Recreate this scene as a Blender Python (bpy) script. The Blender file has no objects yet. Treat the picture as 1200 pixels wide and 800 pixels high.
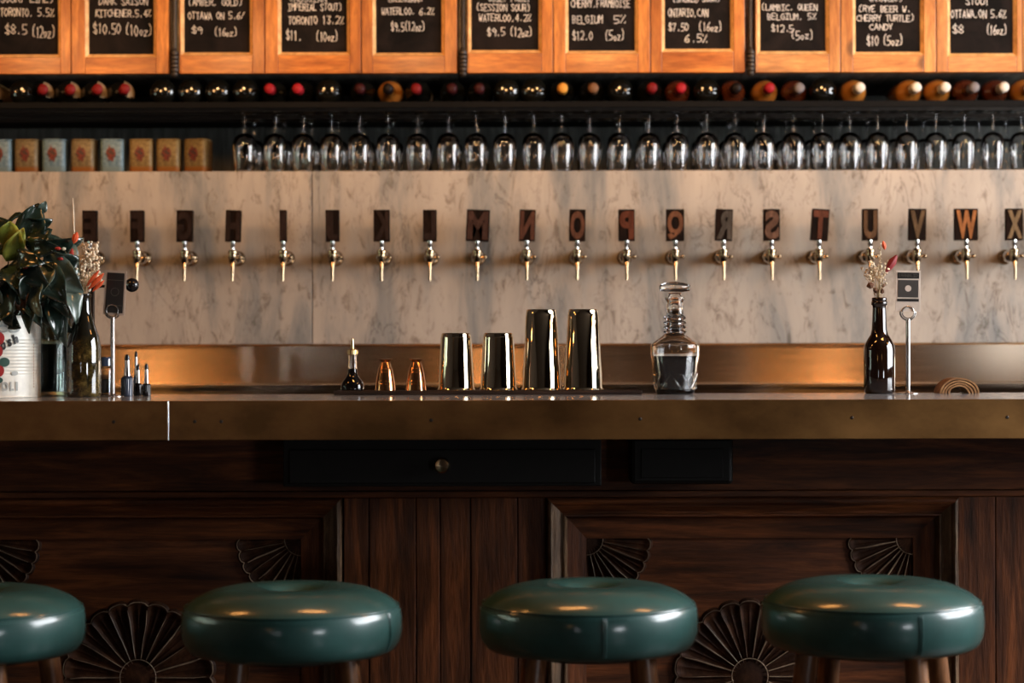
import bpy, bmesh, math, random
from mathutils import Vector, Matrix
random.seed(7)
R = math.radians
PI = math.pi
S = bpy.context.scene
C = S.collection

# ------------------------------------------------------------------ camera, sky, lights, exposure
ZC = 1.182
cam_d = bpy.data.cameras.new('camera')
cam_d.lens = 75.0; cam_d.sensor_width = 36.0
cam_d.clip_start = 0.05
cam_d.dof.use_dof = True; cam_d.dof.focus_distance = 4.42; cam_d.dof.aperture_fstop = 4.0
cam = bpy.data.objects.new('camera', cam_d); C.objects.link(cam)
cam.location = (0, 0, ZC)
cam.rotation_euler = (R(90), R(0.12), 0)
S.camera = cam

w = bpy.data.worlds.new('sky'); S.world = w; w.use_nodes = True
w.node_tree.nodes['Background'].inputs[0].default_value = (0.93, 0.96, 1.0, 1)
w.node_tree.nodes['Background'].inputs[1].default_value = 20.0
S.view_settings.view_transform = 'Standard'; S.view_settings.look = 'None'
S.view_settings.gamma = 1.0; S.view_settings.exposure = 0.0
S.cycles.use_denoising = True
S.cycles.max_bounces = 10; S.cycles.transmission_bounces = 10; S.cycles.transparent_max_bounces = 12
S.cycles.caustics_reflective = False; S.cycles.caustics_refractive = False
S.cycles.sample_clamp_indirect = 6.0

def light(name, kind, loc, power, color, size=0.05, rot=(0, 0, 0), sy=None, portal=False):
    l = bpy.data.lights.new(name, kind); l.energy = power; l.color = color
    if kind == 'AREA':
        l.shape = 'RECTANGLE'; l.size = size; l.size_y = sy or size
        if portal: l.cycles.is_portal = True
    else:
        l.shadow_soft_size = size
    o = bpy.data.objects.new(name, l); C.objects.link(o); o.location = loc; o.rotation_euler = rot
    return o

RX = 3.2          # side walls at x = +-RX
# daylight windows: (x, y0, y1, z0, z1)
WIN_R = [(-3.1, -1.0, 0.8, 1.2), (2.5, 5.0, 1.15, 2.75)]
WIN_L = [(3.1, 4.7, 1.15, 1.75)]
for sg, wins_ in ((1, WIN_R), (-1, WIN_L)):
    for y0, y1, z0, z1 in wins_:
        light('window_portal', 'AREA', (sg * (RX + 0.12), (y0 + y1) / 2, (z0 + z1) / 2), 1, (1, 1, 1), z1 - z0, (0, sg * R(90), 0), y1 - y0, True)
WARM = (1.0, 0.52, 0.20)
for x in (-2.53, -1.3, -0.07, 1.16, 2.4):       # row of bulbs hung over the bar top, above the frame
    light('pendant_tube', 'AREA', (x, 3.78, 2.3), 5.0, (1.0, 0.42, 0.11), 0.38, (0, 0, 0), 0.09)
    sp_ = light('shelf_spot', 'SPOT', (x, 4.6, 2.06), 18.0, (1.0, 0.50, 0.19), 0.085, (R(90-9), 0, 0))   # lamps turned on the back wall
    sp_.data.spot_size = R(125); sp_.data.spot_blend = 0.7
for x in (-2.0, -1.45, -0.85, -0.3, 0.28, 0.82, 1.4, 1.95):      # unseen spots added near the cabinets to put glints on the bottles
    sb_ = light('glint_spot', 'SPOT', (x, 5.3, 2.10), 10.0, (1.0, 0.55, 0.22), 0.055, (R(90-14), 0, 0))
    sb_.data.spot_size = R(70); sb_.data.spot_blend = 0.5
for x, p in ((-2.45, 5), (1.9, 3)):    # globe lamps deep in the room behind
    light('globe_lamp', 'POINT', (x, -3.3, 1.75), p, (1.0, 0.50, 0.16), 0.12)

# ------------------------------------------------------------------ helpers
def P(px, py, d):
    return Vector(((px - 600) * d / 2500.0, d, ZC - (py - 400) * d / 2500.0))
def PX(px, d): return (px - 600) * d / 2500.0
def PZ(py, d): return ZC - (py - 400) * d / 2500.0

def tag(o, label=None, cat=None, group=None, kind=None):
    if label: o['label'] = label
    if cat: o['category'] = cat
    if group: o['group'] = group
    if kind: o['kind'] = kind
    return o
def thing(name, label, cat, loc=(0, 0, 0), rz=0, group=None):
    o = bpy.data.objects.new(name, None); C.objects.link(o)
    o.empty_display_size = 0.05
    o.location = loc; o.rotation_euler = (0, 0, rz)
    return tag(o, label, cat, group)
def copy_tree(o, parent=None):
    c = o.copy(); C.objects.link(c)
    if parent is not None: c.parent = parent
    for ch in list(o.children): copy_tree(ch, c)
    return c

class MB:
    def __init__(s): s.v = []; s.f = []
    def add(s, vs, fs, M=None):
        n = len(s.v)
        s.v += [tuple(M @ Vector(p)) if M else tuple(p) for p in vs]
        s.f += [tuple(i + n for i in f) for f in fs]
        return s
    def box(s, x0, x1, y0, y1, z0, z1, M=None):
        return s.add([(x0,y0,z0),(x1,y0,z0),(x1,y1,z0),(x0,y1,z0),(x0,y0,z1),(x1,y0,z1),(x1,y1,z1),(x0,y1,z1)],
              [(0,3,2,1),(4,5,6,7),(0,1,5,4),(1,2,6,5),(2,3,7,6),(3,0,4,7)], M)
    def bbox(s, x0, x1, y0, y1, z0, z1, b=0.002, M=None):
        """box with chamfered edges"""
        bm = bmesh.new(); bmesh.ops.create_cube(bm, size=1)
        for v in bm.verts:
            v.co = Vector((x0 + (v.co.x + .5) * (x1 - x0), y0 + (v.co.y + .5) * (y1 - y0), z0 + (v.co.z + .5) * (z1 - z0)))
        bmesh.ops.bevel(bm, geom=list(bm.edges), offset=b, segments=2, affect='EDGES', profile=0.5)
        bm.verts.index_update()
        s.add([v.co.copy() for v in bm.verts], [tuple(v.index for v in f.verts) for f in bm.faces], M)
        bm.free(); return s
    def lathe(s, prof, seg=32, M=None, cap=True):
        vs = []; fs = []
        idx = []
        for r, z in prof:
            if r < 1e-6: idx.append([len(vs)]); vs.append((0, 0, z))
            else:
                idx.append(list(range(len(vs), len(vs) + seg)))
                vs += [(r * math.cos(2*PI*k/seg), r * math.sin(2*PI*k/seg), z) for k in range(seg)]
        for a, b in zip(idx, idx[1:]):
            for k in range(seg):
                j = (k + 1) % seg
                if len(a) == 1 and len(b) == 1: continue
                if len(a) == 1: fs.append((a[0], b[k], b[j]))
                elif len(b) == 1: fs.append((a[k], b[0], a[j]))
                else: fs.append((a[k], b[k], b[j], a[j]))
        if cap:
            if len(idx[0]) > 1: fs.append(tuple(idx[0]))
            if len(idx[-1]) > 1: fs.append(tuple(reversed(idx[-1])))
        # outward orientation when the profile runs from bottom to top is reversed here
        fs = [tuple(reversed(f)) for f in fs]
        return s.add(vs, fs, M)
    def tube(s, pts, rad, seg=8, M=None):
        pts = [Vector(p) for p in pts]
        if not hasattr(rad, '__len__'): rad = [rad] * len(pts)
        vs = []; fs = []
        up = Vector((0, 0, 1))
        prev = None
        for i, p in enumerate(pts):
            t = (pts[min(i+1, len(pts)-1)] - pts[max(i-1, 0)]).normalized()
            if prev is None:
                a = t.orthogonal().normalized()
            else:
                a = (prev - t * prev.dot(t))
                a = a.normalized() if a.length > 1e-6 else t.orthogonal().normalized()
            prev = a
            b = t.cross(a)
            for k in range(seg):
                q = 2*PI*k/seg
                vs.append(p + (a*math.cos(q) + b*math.sin(q)) * rad[i])
        for i in range(len(pts)-1):
            for k in range(seg):
                j = (k+1) % seg
                fs.append((i*seg+k, i*seg+j, (i+1)*seg+j, (i+1)*seg+k))
        fs.append(tuple(reversed(range(seg)))); fs.append(tuple(range((len(pts)-1)*seg, len(pts)*seg)))
        return s.add(vs, fs, M)
    def ball(s, c, r, sub=1, sq=(1, 1, 1), jit=0):
        bm = bmesh.new(); bmesh.ops.create_icosphere(bm, subdivisions=sub, radius=1)
        bm.verts.index_update()
        vs = [Vector(c) + Vector((v.co.x*sq[0], v.co.y*sq[1], v.co.z*sq[2])) * r * (1 + random.uniform(-jit, jit)) for v in bm.verts]
        s.add(vs, [tuple(v.index for v in f.verts) for f in bm.faces]); bm.free(); return s
    def mesh(s, name):
        me = bpy.data.meshes.new(name); me.from_pydata([tuple(v) for v in s.v], [], s.f); me.update(); return me
    def build(s, name, mat, parent=None, smooth=False, loc=(0, 0, 0), rot=(0, 0, 0), auto=35, uv=False):
        me = s.mesh(name)
        if mat: me.materials.append(mat)
        if smooth: me.polygons.foreach_set('use_smooth', [True] * len(me.polygons))
        if smooth and auto:
            try: me.set_sharp_from_angle(angle=R(auto))
            except Exception: pass
        if uv:
            ul = me.uv_layers.new(name='UVMap')
            for lp in me.loops:
                co = me.vertices[lp.vertex_index].co
                ul.data[lp.index].uv = (co.x, co.z + co.y)
        o = bpy.data.objects.new(name, me); C.objects.link(o)
        o.location = loc; o.rotation_euler = rot
        if parent is not None: o.parent = parent
        return o

# ------------------------------------------------------------------ materials
class NT:
    def __init__(s, name):
        s.m = bpy.data.materials.new(name); s.m.use_nodes = True
        s.t = s.m.node_tree; s.b = s.t.nodes['Principled BSDF']
    def n(s, kind, **kw):
        nd = s.t.nodes.new(kind)
        for k, v in kw.items():
            if k.startswith('_'): setattr(nd, k[1:], v)
            else: nd.inputs[k.replace('__', ' ')].default_value = v
        return nd
    def l(s, a, b): s.t.links.new(a, b)
    def set(s, **kw):
        for k, v in kw.items():
            k = k.replace('__', ' ')
            if k in ('Base Color', 'Emission Color', 'Coat Tint') and len(v) == 3: v = (*v, 1)
            s.b.inputs[k].default_value = v
        return s
    def coord(s, scale=(1, 1, 1), rot=(0, 0, 0), kind='Object', rnd=False):
        tc = s.n('ShaderNodeTexCoord'); mp = s.n('ShaderNodeMapping')
        mp.inputs['Scale'].default_value = scale; mp.inputs['Rotation'].default_value = rot
        s.l(tc.outputs[kind], mp.inputs['Vector'])
        if rnd:
            oi = s.n('ShaderNodeObjectInfo'); mul = s.n('ShaderNodeMath', _operation='MULTIPLY'); mul.inputs[1].default_value = 37.0
            s.l(oi.outputs['Random'], mul.inputs[0]); s.l(mul.outputs[0], mp.inputs['Location'])
        return mp.outputs[0]
    def noise(s, vec, scale, detail=6, rough=0.55, dist=0.0):
        nd = s.n('ShaderNodeTexNoise'); nd.inputs['Scale'].default_value = scale; nd.inputs['Detail'].default_value = detail
        nd.inputs['Roughness'].default_value = rough; nd.inputs['Distortion'].default_value = dist
        s.l(vec, nd.inputs['Vector']); return nd.outputs['Fac']
    def ramp(s, fac, stops):
        nd = s.n('ShaderNodeValToRGB'); cr = nd.color_ramp
        while len(cr.elements) < len(stops): cr.elements.new(0.5)
        for e, (p, c) in zip(cr.elements, stops):
            e.position = p; e.color = (*c, 1) if len(c) == 3 else c
        s.l(fac, nd.inputs['Fac']); return nd.outputs['Color']
    def mix(s, fac, a, b, mode='MIX'):
        nd = s.n('ShaderNodeMix'); nd.data_type = 'RGBA'; nd.blend_type = mode
        if isinstance(fac, (int, float)): nd.inputs[0].default_value = fac
        else: s.l(fac, nd.inputs[0])
        for i, q in ((6, a), (7, b)):
            if isinstance(q, tuple): nd.inputs[i].default_value = (*q, 1) if len(q) == 3 else q
            else: s.l(q, nd.inputs[i])
        return nd.outputs[2]
    def bump(s, h, strength=0.3, dist=0.002):
        nd = s.n('ShaderNodeBump'); nd.inputs['Strength'].default_value = strength; nd.inputs['Distance'].default_value = dist
        s.l(h, nd.inputs['Height']); s.l(nd.outputs[0], s.b.inputs['Normal'])
    def col(s, c): s.l(c, s.b.inputs['Base Color'])

def plain(name, color, rough=0.5, metal=0.0, **kw):
    q = NT(name).set(Base__Color=color, Roughness=rough, Metallic=metal, **kw)
    v = q.coord(rnd=True); f = q.noise(v, 35, 4)
    lo = tuple(c * 0.82 for c in color); hi = tuple(min(1, c * 1.12) for c in color)
    q.col(q.ramp(f, [(0.3, lo), (0.7, hi)]))
    return q.m

def wood(name, dark, light_, grain=(1, 1, 10), rough=0.5, bumps=0.3, knots=False, scale=8, coat=0.0, spec=0.35):
    q = NT(name).set(Roughness=rough, Coat__Weight=coat, Coat__Roughness=0.25, Specular__IOR__Level=spec)
    v = q.coord(scale=grain, rnd=True)
    f = q.noise(v, scale, 9, 0.62, 0.6)
    v2 = q.coord(scale=grain, rnd=True); g = q.noise(v2, scale * 5, 4, 0.6)
    mid = tuple(a * .66 + b * .34 for a, b in zip(dark, light_))
    c = q.ramp(f, [(0.28, dark), (0.5, mid), (0.72, light_)])
    gg = q.ramp(g, [(0.35, (0.55, 0.5, 0.45)), (0.6, (1, 1, 1))])
    c = q.mix(0.7, c, gg, 'MULTIPLY')
    if knots:
        vv = q.coord(scale=(1, 1, 1), rnd=True)
        vo = q.n('ShaderNodeTexVoronoi'); vo.inputs['Scale'].default_value = 5.5; q.l(vv, vo.inputs['Vector'])
        k = q.ramp(vo.outputs['Distance'], [(0.10, (1, 1, 1)), (0.17, (0, 0, 0))])
        c = q.mix(k, c, tuple(x * 0.35 for x in dark))
        big = q.noise(vv, 3.0, 3); bb = q.ramp(big, [(0.35, (0.70, 0.60, 0.50)), (0.65, (1.1, 1.1, 1.1))])
        c = q.mix(1.0, c, bb, 'MULTIPLY')
    q.col(c); q.bump(g, bumps, 0.0015)
    return q.m

M = {}
# orange pine of the hanging cabinet doors (vertical and horizontal grain)
M['pine_v'] = wood('orange_pine_upright', (0.34, 0.085, 0.012), (0.78, 0.29, 0.055), (6, 6, 0.9), 0.42, 0.15, True, 5, 0.2)
M['pine_h'] = wood('orange_pine_level', (0.34, 0.085, 0.012), (0.78, 0.29, 0.055), (0.9, 6, 6), 0.42, 0.15, True, 5, 0.2)
M['daylit_v'] = wood('daylit_pine_upright', (0.42, 0.14, 0.030), (0.80, 0.37, 0.11), (6, 6, 0.9), 0.42, 0.15, True, 5, 0.2)  # same pine lightened for the right cabinet, daylight painted into the colour
M['daylit_h'] = wood('daylit_pine_level', (0.42, 0.14, 0.030), (0.80, 0.37, 0.11), (0.9, 6, 6), 0.42, 0.15, True, 5, 0.2)
M['pine_edge'] = wood('pale_pine_bead', (0.75, 0.38, 0.13), (0.95, 0.60, 0.27), (2, 2, 2), 0.4, 0.1, False, 5)
M['oak_v'] = wood('dark_stained_wood_upright', (0.022, 0.0065, 0.0022), (0.36, 0.105, 0.028), (7, 7, 0.7), 0.56, 0.9, False, 5)
M['oak_h'] = wood('dark_stained_wood_level', (0.020, 0.006, 0.0022), (0.31, 0.090, 0.024), (0.7, 7, 7), 0.56, 0.9, False, 5)
M['oak_worn'] = wood('worn_moulding_wood', (0.05, 0.026, 0.014), (0.33, 0.19, 0.10), (4, 4, 1.2), 0.5, 0.8, False, 6)
M['oak_bare'] = wood('bare_worn_ridge_wood', (0.05, 0.030, 0.018), (0.75, 0.52, 0.34), (1, 1, 1), 0.5, 0.3, False, 9)
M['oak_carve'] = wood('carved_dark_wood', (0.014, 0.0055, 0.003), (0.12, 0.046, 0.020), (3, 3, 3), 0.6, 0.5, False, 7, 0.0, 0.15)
M['tray'] = wood('dark_tray_wood', (0.012, 0.007, 0.005), (0.05, 0.028, 0.018), (.7, 6, 6), 0.5, 0.3, False, 6)
M['leg'] = wood('stool_leg_wood', (0.10, 0.035, 0.012), (0.45, 0.19, 0.07), (5, 5, 0.8), 0.38, 0.3, False, 6, 0.3)
M['type_back'] = wood('type_block_dark_wood', (0.005, 0.003, 0.002), (0.024, 0.011, 0.006), (4, 4, 1), 0.8, 0.5, False, 12, 0.0, 0.06)
M['chalkboard'] = None
q = NT('chalkboard').set(Roughness=0.85, Specular__IOR__Level=0.12)
v = q.coord(rnd=True); f = q.noise(v, 9, 5, 0.6, 1.0)
q.col(q.ramp(f, [(0.35, (0.004, 0.003, 0.0025)), (0.75, (0.018, 0.012, 0.010))])); M['chalkboard'] = q.m
M['chalk'] = plain('chalk', (0.80, 0.74, 0.66), 0.9)
# marble
def marble(name, ang):
    q = NT(name).set(Roughness=0.45, Specular__IOR__Level=0.35)
    st = q.coord(scale=(3.0, 1, 0.62), rot=(0, R(ang), 0))
    f = q.noise(st, 1.7, 7, 0.62, 0.35)
    base = q.ramp(f, [(0.36, (0.150, 0.156, 0.156)), (0.45, (0.260, 0.243, 0.216)), (0.52, (0.375, 0.320, 0.262)), (0.62, (0.425, 0.362, 0.295))])
    f2 = q.noise(q.coord(scale=(2.6, 1, 0.8), rot=(0, R(ang), 0)), 6.5, 8, 0.66, 0.9)
    vein = q.ramp(f2, [(0.478, (1, 1, 1)), (0.497, (0.45, 0.43, 0.43)), (0.503, (0.45, 0.43, 0.43)), (0.525, (1, 1, 1))])
    msk = q.ramp(q.noise(q.coord(), 4.0, 3), [(0.47, (0, 0, 0)), (0.62, (1, 1, 1))])
    c = q.mix(msk, base, q.mix(0.8, base, vein, 'MULTIPLY'))
    f3 = q.noise(q.coord(scale=(1.8, 1, 0.8), rot=(0, R(ang), 0)), 20, 6, 0.72, 0.7)
    c = q.mix(0.72, c, q.ramp(f3, [(0.34, (0.40, 0.35, 0.31)), (0.455, (1, 1, 1))]), 'MULTIPLY')
    q.col(c); return q.m
M['marble_l'] = marble('grey_veined_marble', 28); M['marble_r'] = marble('grey_veined_marble_mirrored', -34)
# metals
def metal(name, color, rough, aniso=0.0, rot=0.0, grime=None, scale=20, stretch=(1, 1, 1), uv=False):
    q = NT(name).set(Roughness=rough, Metallic=1.0, Anisotropic=aniso, Anisotropic__Rotation=rot)
    g = q.noise(q.coord(scale=stretch, rnd=True), scale, 6, 0.6)
    dk = grime or tuple(c * 0.8 for c in color)
    q.col(q.ramp(g, [(0.35, dk), (0.65, color)]))
    rr = q.n('ShaderNodeMapRange'); rr.inputs['To Min'].default_value = rough * 0.85; rr.inputs['To Max'].default_value = rough * 1.2
    q.l(g, rr.inputs['Value']); q.l(rr.outputs[0], q.b.inputs['Roughness'])
    if uv:
        tn = q.n('ShaderNodeTangent'); tn.direction_type = 'UV_MAP'; tn.uv_map = 'UVMap'
        q.l(tn.outputs[0], q.b.inputs['Tangent'])
    return q.m
M['brushed'] = metal('brushed_steel', (0.76, 0.60, 0.45), 0.22, 0.97, 0.25, None, 6, (1, 1, 40), True)
M['zinc'] = plain('pale_bar_top', (0.25, 0.26, 0.275), 0.12)
M['bronze'] = metal('aged_bronze_edge', (0.42, 0.215, 0.075), 0.36, 0, 0, (0.20, 0.10, 0.036), 5, (1, 1, 1.5))
M['brass'] = metal('polished_brass', (0.95, 0.66, 0.30), 0.16)
M['tap_metal'] = metal('tarnished_brass', (0.40, 0.29, 0.18), 0.17)
M['chrome'] = metal('chrome', (0.82, 0.80, 0.77), 0.14)
M['tin'] = metal('gilt_steel', (0.95, 0.83, 0.61), 0.05, scale=8)
M['copper'] = metal('copper', (0.86, 0.44, 0.20), 0.17)
M['rod'] = metal('satin_steel', (0.62, 0.58, 0.55), 0.25)
M['black_metal'] = plain('black_painted_metal', (0.006, 0.005, 0.0045), 0.5, Specular__IOR__Level=0.25)
M['dark_metal'] = plain('dark_iron', (0.035, 0.026, 0.020), 0.45, 0.6)
M['black'] = plain('black_lacquer', (0.008, 0.007, 0.007), 0.15)
M['rack_wall'] = wood('smoky_grey_board', (0.055, 0.060, 0.056), (0.16, 0.17, 0.155), (9, 9, 0.8), 0.6, 0.3, False, 4)
M['shelf'] = NT('black_shelf_paint').set(Base__Color=(0.003, 0.0027, 0.0025), Roughness=0.7, Specular__IOR__Level=0.1).m
M['shelf_grain'] = wood('blackened_shelf', (0.003, 0.0025, 0.0025), (0.009, 0.007, 0.006), (0.8, 8, 8), 0.55, 0.3, False, 4)
M['cab_under'] = wood('cabinet_underside', (0.16, 0.15, 0.13), (0.42, 0.40, 0.35), (9, 0.8, 8), 0.7, 0.3, False, 4)
M['plaster'] = plain('dark_room_wall', (0.055, 0.038, 0.028), 0.8)
M['floorboard'] = wood('floorboards', (0.02, 0.012, 0.008), (0.07, 0.040, 0.024), (0.8, 6, 6), 0.4, 0.3, False, 5)
M['pane_frame'] = plain('window_frame_paint', (0.03, 0.03, 0.03), 0.5)
# leather
q = NT('green_leather').set(Roughness=0.45, Specular__IOR__Level=0.3, Coat__Weight=1.0, Coat__Roughness=0.17)
f = q.noise(q.coord(rnd=True), 14, 5, 0.6)
q.col(q.ramp(f, [(0.3, (0.018, 0.064, 0.058)), (0.7, (0.030, 0.100, 0.090))]))
vo = q.n('ShaderNodeTexVoronoi'); vo.inputs['Scale'].default_value = 330; vo.feature = 'DISTANCE_TO_EDGE'; q.l(q.coord(), vo.inputs['Vector'])
q.bump(vo.outputs['Distance'], 0.10, 0.0006); M['leather'] = q.m
M['thread'] = plain('green_thread', (0.06, 0.16, 0.14), 0.6)
# glass
def glass(name, color=(1, 1, 1), rough=0.0, ior=1.45):
    q = NT(name).set(Base__Color=color, Roughness=rough, Transmission__Weight=1.0, IOR=ior)
    return q.m
M['glass'] = glass('clear_glass', (0.97, 0.98, 0.98))
M['thin_glass'] = glass('thin_stemware_glass', (0.98, 0.98, 0.98), 0.0, 1.42)
M['dimming_glass'] = glass('dimming_glass', (0.12, 0.145, 0.11), 0.0, 1.45)
M['vase_glass'] = glass('smoky_green_glass', (0.50, 0.62, 0.58))
M['brown_glass'] = NT('brown_bottle_glass').set(Base__Color=(0.010, 0.004, 0.002), Roughness=0.04, Coat__Weight=0.5, Coat__Roughness=0.03).m
M['black_glass'] = NT('dark_wine_glass').set(Base__Color=(0.004, 0.004, 0.003), Roughness=0.10, Specular__IOR__Level=0.5, Coat__Weight=0.4, Coat__Roughness=0.03).m
M['amber_glass'] = NT('amber_wine_glass').set(Base__Color=(0.30, 0.115, 0.02), Roughness=0.08, Coat__Weight=0.6, Coat__Roughness=0.03).m
M['rust_glass'] = NT('rusty_wine_glass').set(Base__Color=(0.075, 0.018, 0.007), Roughness=0.08, Coat__Weight=0.6, Coat__Roughness=0.03).m
q = NT('olive_bottle_glass').set(Roughness=0.05, Coat__Weight=0.6, Coat__Roughness=0.02)
f = q.noise(q.coord(), 55, 6, 0.7, 0.3)
sep = q.n('ShaderNodeSeparateXYZ'); q.l(q.coord(), sep.inputs[0])
low = q.ramp(sep.outputs['Z'], [(0.085, (1, 1, 1)), (0.125, (0, 0, 0))])
moss = q.ramp(f, [(0.38, (0.012, 0.010, 0.004)), (0.55, (0.060, 0.042, 0.012)), (0.72, (0.24, 0.18, 0.06))])
q.col(q.mix(low, (0.010, 0.009, 0.005), moss)); M['olive_glass'] = q.m
M['liquid'] = NT('dark_liquor').set(Base__Color=(0.004, 0.003, 0.003), Roughness=0.03).m
M['water'] = NT('murky_green_water').set(Base__Color=(0.022, 0.036, 0.032), Roughness=0.1).m
M['blue_glass'] = NT('blue_black_glass').set(Base__Color=(0.03, 0.045, 0.08), Roughness=0.08, Coat__Weight=0.5).m
# capsules and labels
for k, c in dict(red=(0.15, 0.008, 0.009), crimson=(0.26, 0.010, 0.016), gold=(0.55, 0.25, 0.04), tan=(0.16, 0.075, 0.035), dark=(0.006, 0.004, 0.004),
                 maroon=(0.03, 0.005, 0.006), grey=(0.16, 0.14, 0.14), white=(0.60, 0.55, 0.47), rust=(0.40, 0.09, 0.03)).items():
    M['cap_' + k] = plain(k + '_foil', c, 0.45, 0.0, Specular__IOR__Level=0.12)
M['paper'] = plain('cream_label', (0.40, 0.27, 0.15), 0.7)
M['white_paper'] = plain('white_label', (0.80, 0.78, 0.74), 0.6)
# leaves
def leafmat(name, a, b, rough=0.22):
    q = NT(name).set(Roughness=rough, Coat__Weight=0.4, Coat__Roughness=0.15)
    f = q.noise(q.coord(scale=(1, 1, 1), rnd=True), 30, 4); q.col(q.ramp(f, [(0.3, a), (0.7, b)])); return q.m
M['leaf'] = leafmat('dark_glossy_leaf', (0.009, 0.022, 0.015), (0.034, 0.062, 0.048))
M['leaf_pale'] = leafmat('sage_leaf', (0.05, 0.085, 0.070), (0.15, 0.21, 0.175), 0.3)
M['leaf_yellow'] = leafmat('yellow_green_leaf', (0.10, 0.15, 0.015), (0.42, 0.42, 0.07), 0.35)
M['leaf_brown'] = leafmat('brown_leaf', (0.07, 0.022, 0.006), (0.18, 0.07, 0.02), 0.35)
M['bud_red'] = plain('red_petal', (0.42, 0.03, 0.02), 0.6)
M['bud_dark_red'] = plain('deep_red_petal', (0.22, 0.015, 0.02), 0.6)
M['bud_orange'] = plain('orange_red_petal', (0.75, 0.11, 0.03), 0.6)
M['cream'] = plain('dried_cream_flower', (0.78, 0.67, 0.50), 0.9, Specular__IOR__Level=0.1)
M['straw'] = plain('dry_straw', (0.45, 0.33, 0.19), 0.9, Specular__IOR__Level=0.1)
M['brown_bud'] = plain('dried_brown_bud', (0.12, 0.05, 0.022), 0.8)
M['acrylic'] = plain('clear_card_sleeve', (0.62, 0.56, 0.49), 0.25)
M['card_black'] = plain('card_black', (0.012, 0.011, 0.010), 0.3)
M['card_dark'] = plain('card_dark_print', (0.045, 0.042, 0.038), 0.4)
M['card_grey'] = plain('card_grey_print', (0.085, 0.080, 0.070), 0.4)
M['sleeve_grey'] = plain('grey_card_sleeve', (0.40, 0.35, 0.30), 0.3)
M['cork'] = wood('tan_hide', (0.20, 0.09, 0.03), (0.52, 0.30, 0.13), (1, 1, 1), 0.7, 0.4, False, 30)
M['can_white'] = plain('can_cream_enamel', (0.80, 0.80, 0.72), 0.35)
M['can_grey'] = plain('can_grey_print', (0.42, 0.45, 0.43), 0.5)  # grey ink of the can's letters and dot
M['can_line'] = plain('can_pale_print', (0.82, 0.84, 0.80), 0.5)
M['can_rust'] = plain('can_rust_print', (0.45, 0.27, 0.15), 0.5)
M['print_green'] = plain('can_green_print', (0.03, 0.09, 0.07), 0.5)
M['print_red'] = plain('can_red_print', (0.36, 0.02, 0.02), 0.5)

# ------------------------------------------------------------------ room shell
def struct(name, mb, mat, label, cat, parent=None, **kw):
    o = mb.build(name, mat, parent, **kw)
    if parent is None: tag(o, label, cat, kind='structure')
    return o
Y0, Y1, ZT = -4.2, 6.6, 3.3
struct('floor', MB().box(-RX-.15, RX+.15, Y0-.15, Y1+.15, -0.1, 0), M['floorboard'], 'dark boarded floor below the bar stools', 'floor')
struct('ceiling', MB().box(-RX-.15, RX+.15, Y0-.15, Y1+.15, ZT, ZT+.1), M['plaster'], 'dark ceiling above the bar', 'ceiling')
wb = struct('wall_back', MB().box(-RX-.15, RX+.15, Y1, Y1+.15, 0, ZT), M['rack_wall'], 'smoky dark back wall behind the hanging glasses', 'wall')
def wall_side(name, x, wins, label):
    m = MB(); x0, x1 = (x, x+.15) if x > 0 else (x-.15, x)
    ys = [Y0-.15] + [v for w_ in wins for v in w_[:2]] + [Y1]
    for i in range(0, len(ys), 2): m.box(x0, x1, ys[i], ys[i+1], 0, ZT)
    for a, b, zlo, zhi in wins:
        m.box(x0, x1, a, b, 0, zlo); m.box(x0, x1, a, b, zhi, ZT)
    o = struct(name, m, M['plaster'], label, 'wall')
    xm = (x0+x1)/2
    for a, b, zlo, zhi in wins:
        m = MB()
        for yy in (a, b): m.box(xm-.03, xm+.03, yy-.02, yy+.02, zlo, zhi)
        for zz in (zlo, zhi): m.box(xm-.03, xm+.03, a, b, zz-.02, zz+.02)
        m.build('window_frame', M['pane_frame'], o)
        if x < 0: MB().box(xm-.004, xm+.004, a, b, zlo, zhi).build('dimming_pane', M['dimming_glass'], o)  # unseen dark pane added to dim the daylight from the left window
    return o
wr = wall_side('wall_right', RX, WIN_R, 'dark right side wall with wide daylight windows')
wl = wall_side('wall_left', -RX, WIN_L, 'dark left side wall with a small daylight window')
# wall behind the camera with a narrow glazed slot
m = MB(); sx0, sx1 = -1.86, -1.70
m.box(-RX-.15, sx0, Y0-.15, Y0, 0, ZT); m.box(sx1, RX+.15, Y0-.15, Y0, 0, ZT)
m.box(sx0, sx1, Y0-.15, Y0, 0, .85); m.box(sx0, sx1, Y0-.15, Y0, 1.25, ZT)
struct('wall_front', m, M['plaster'], 'dark wall behind the viewer with a narrow glazed slot', 'wall')
light('slot_portal', 'AREA', ((sx0+sx1)/2, Y0-.1, 1.05), 1, (1, 1, 1), sx1-sx0, (R(-90), 0, 0), .4, True)

# marble facing (two slabs with a joint)
MF = 5.985
jx = PX(366, MF)
for a, b in ((-2.6, jx - .0012), (jx + .0012, 2.6)):
    MB().bbox(a, b, MF, Y1, PZ(402.7, MF), 1.661, 0.0012).build('marble_slab', M['marble_l'] if a < -2 else M['marble_r'], wb)
MB().box(-2.6, 2.6, MF+.004, Y1, PZ(402.7, MF)+.002, 1.655).build('slab_backing', M['dark_metal'], wb)

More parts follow.
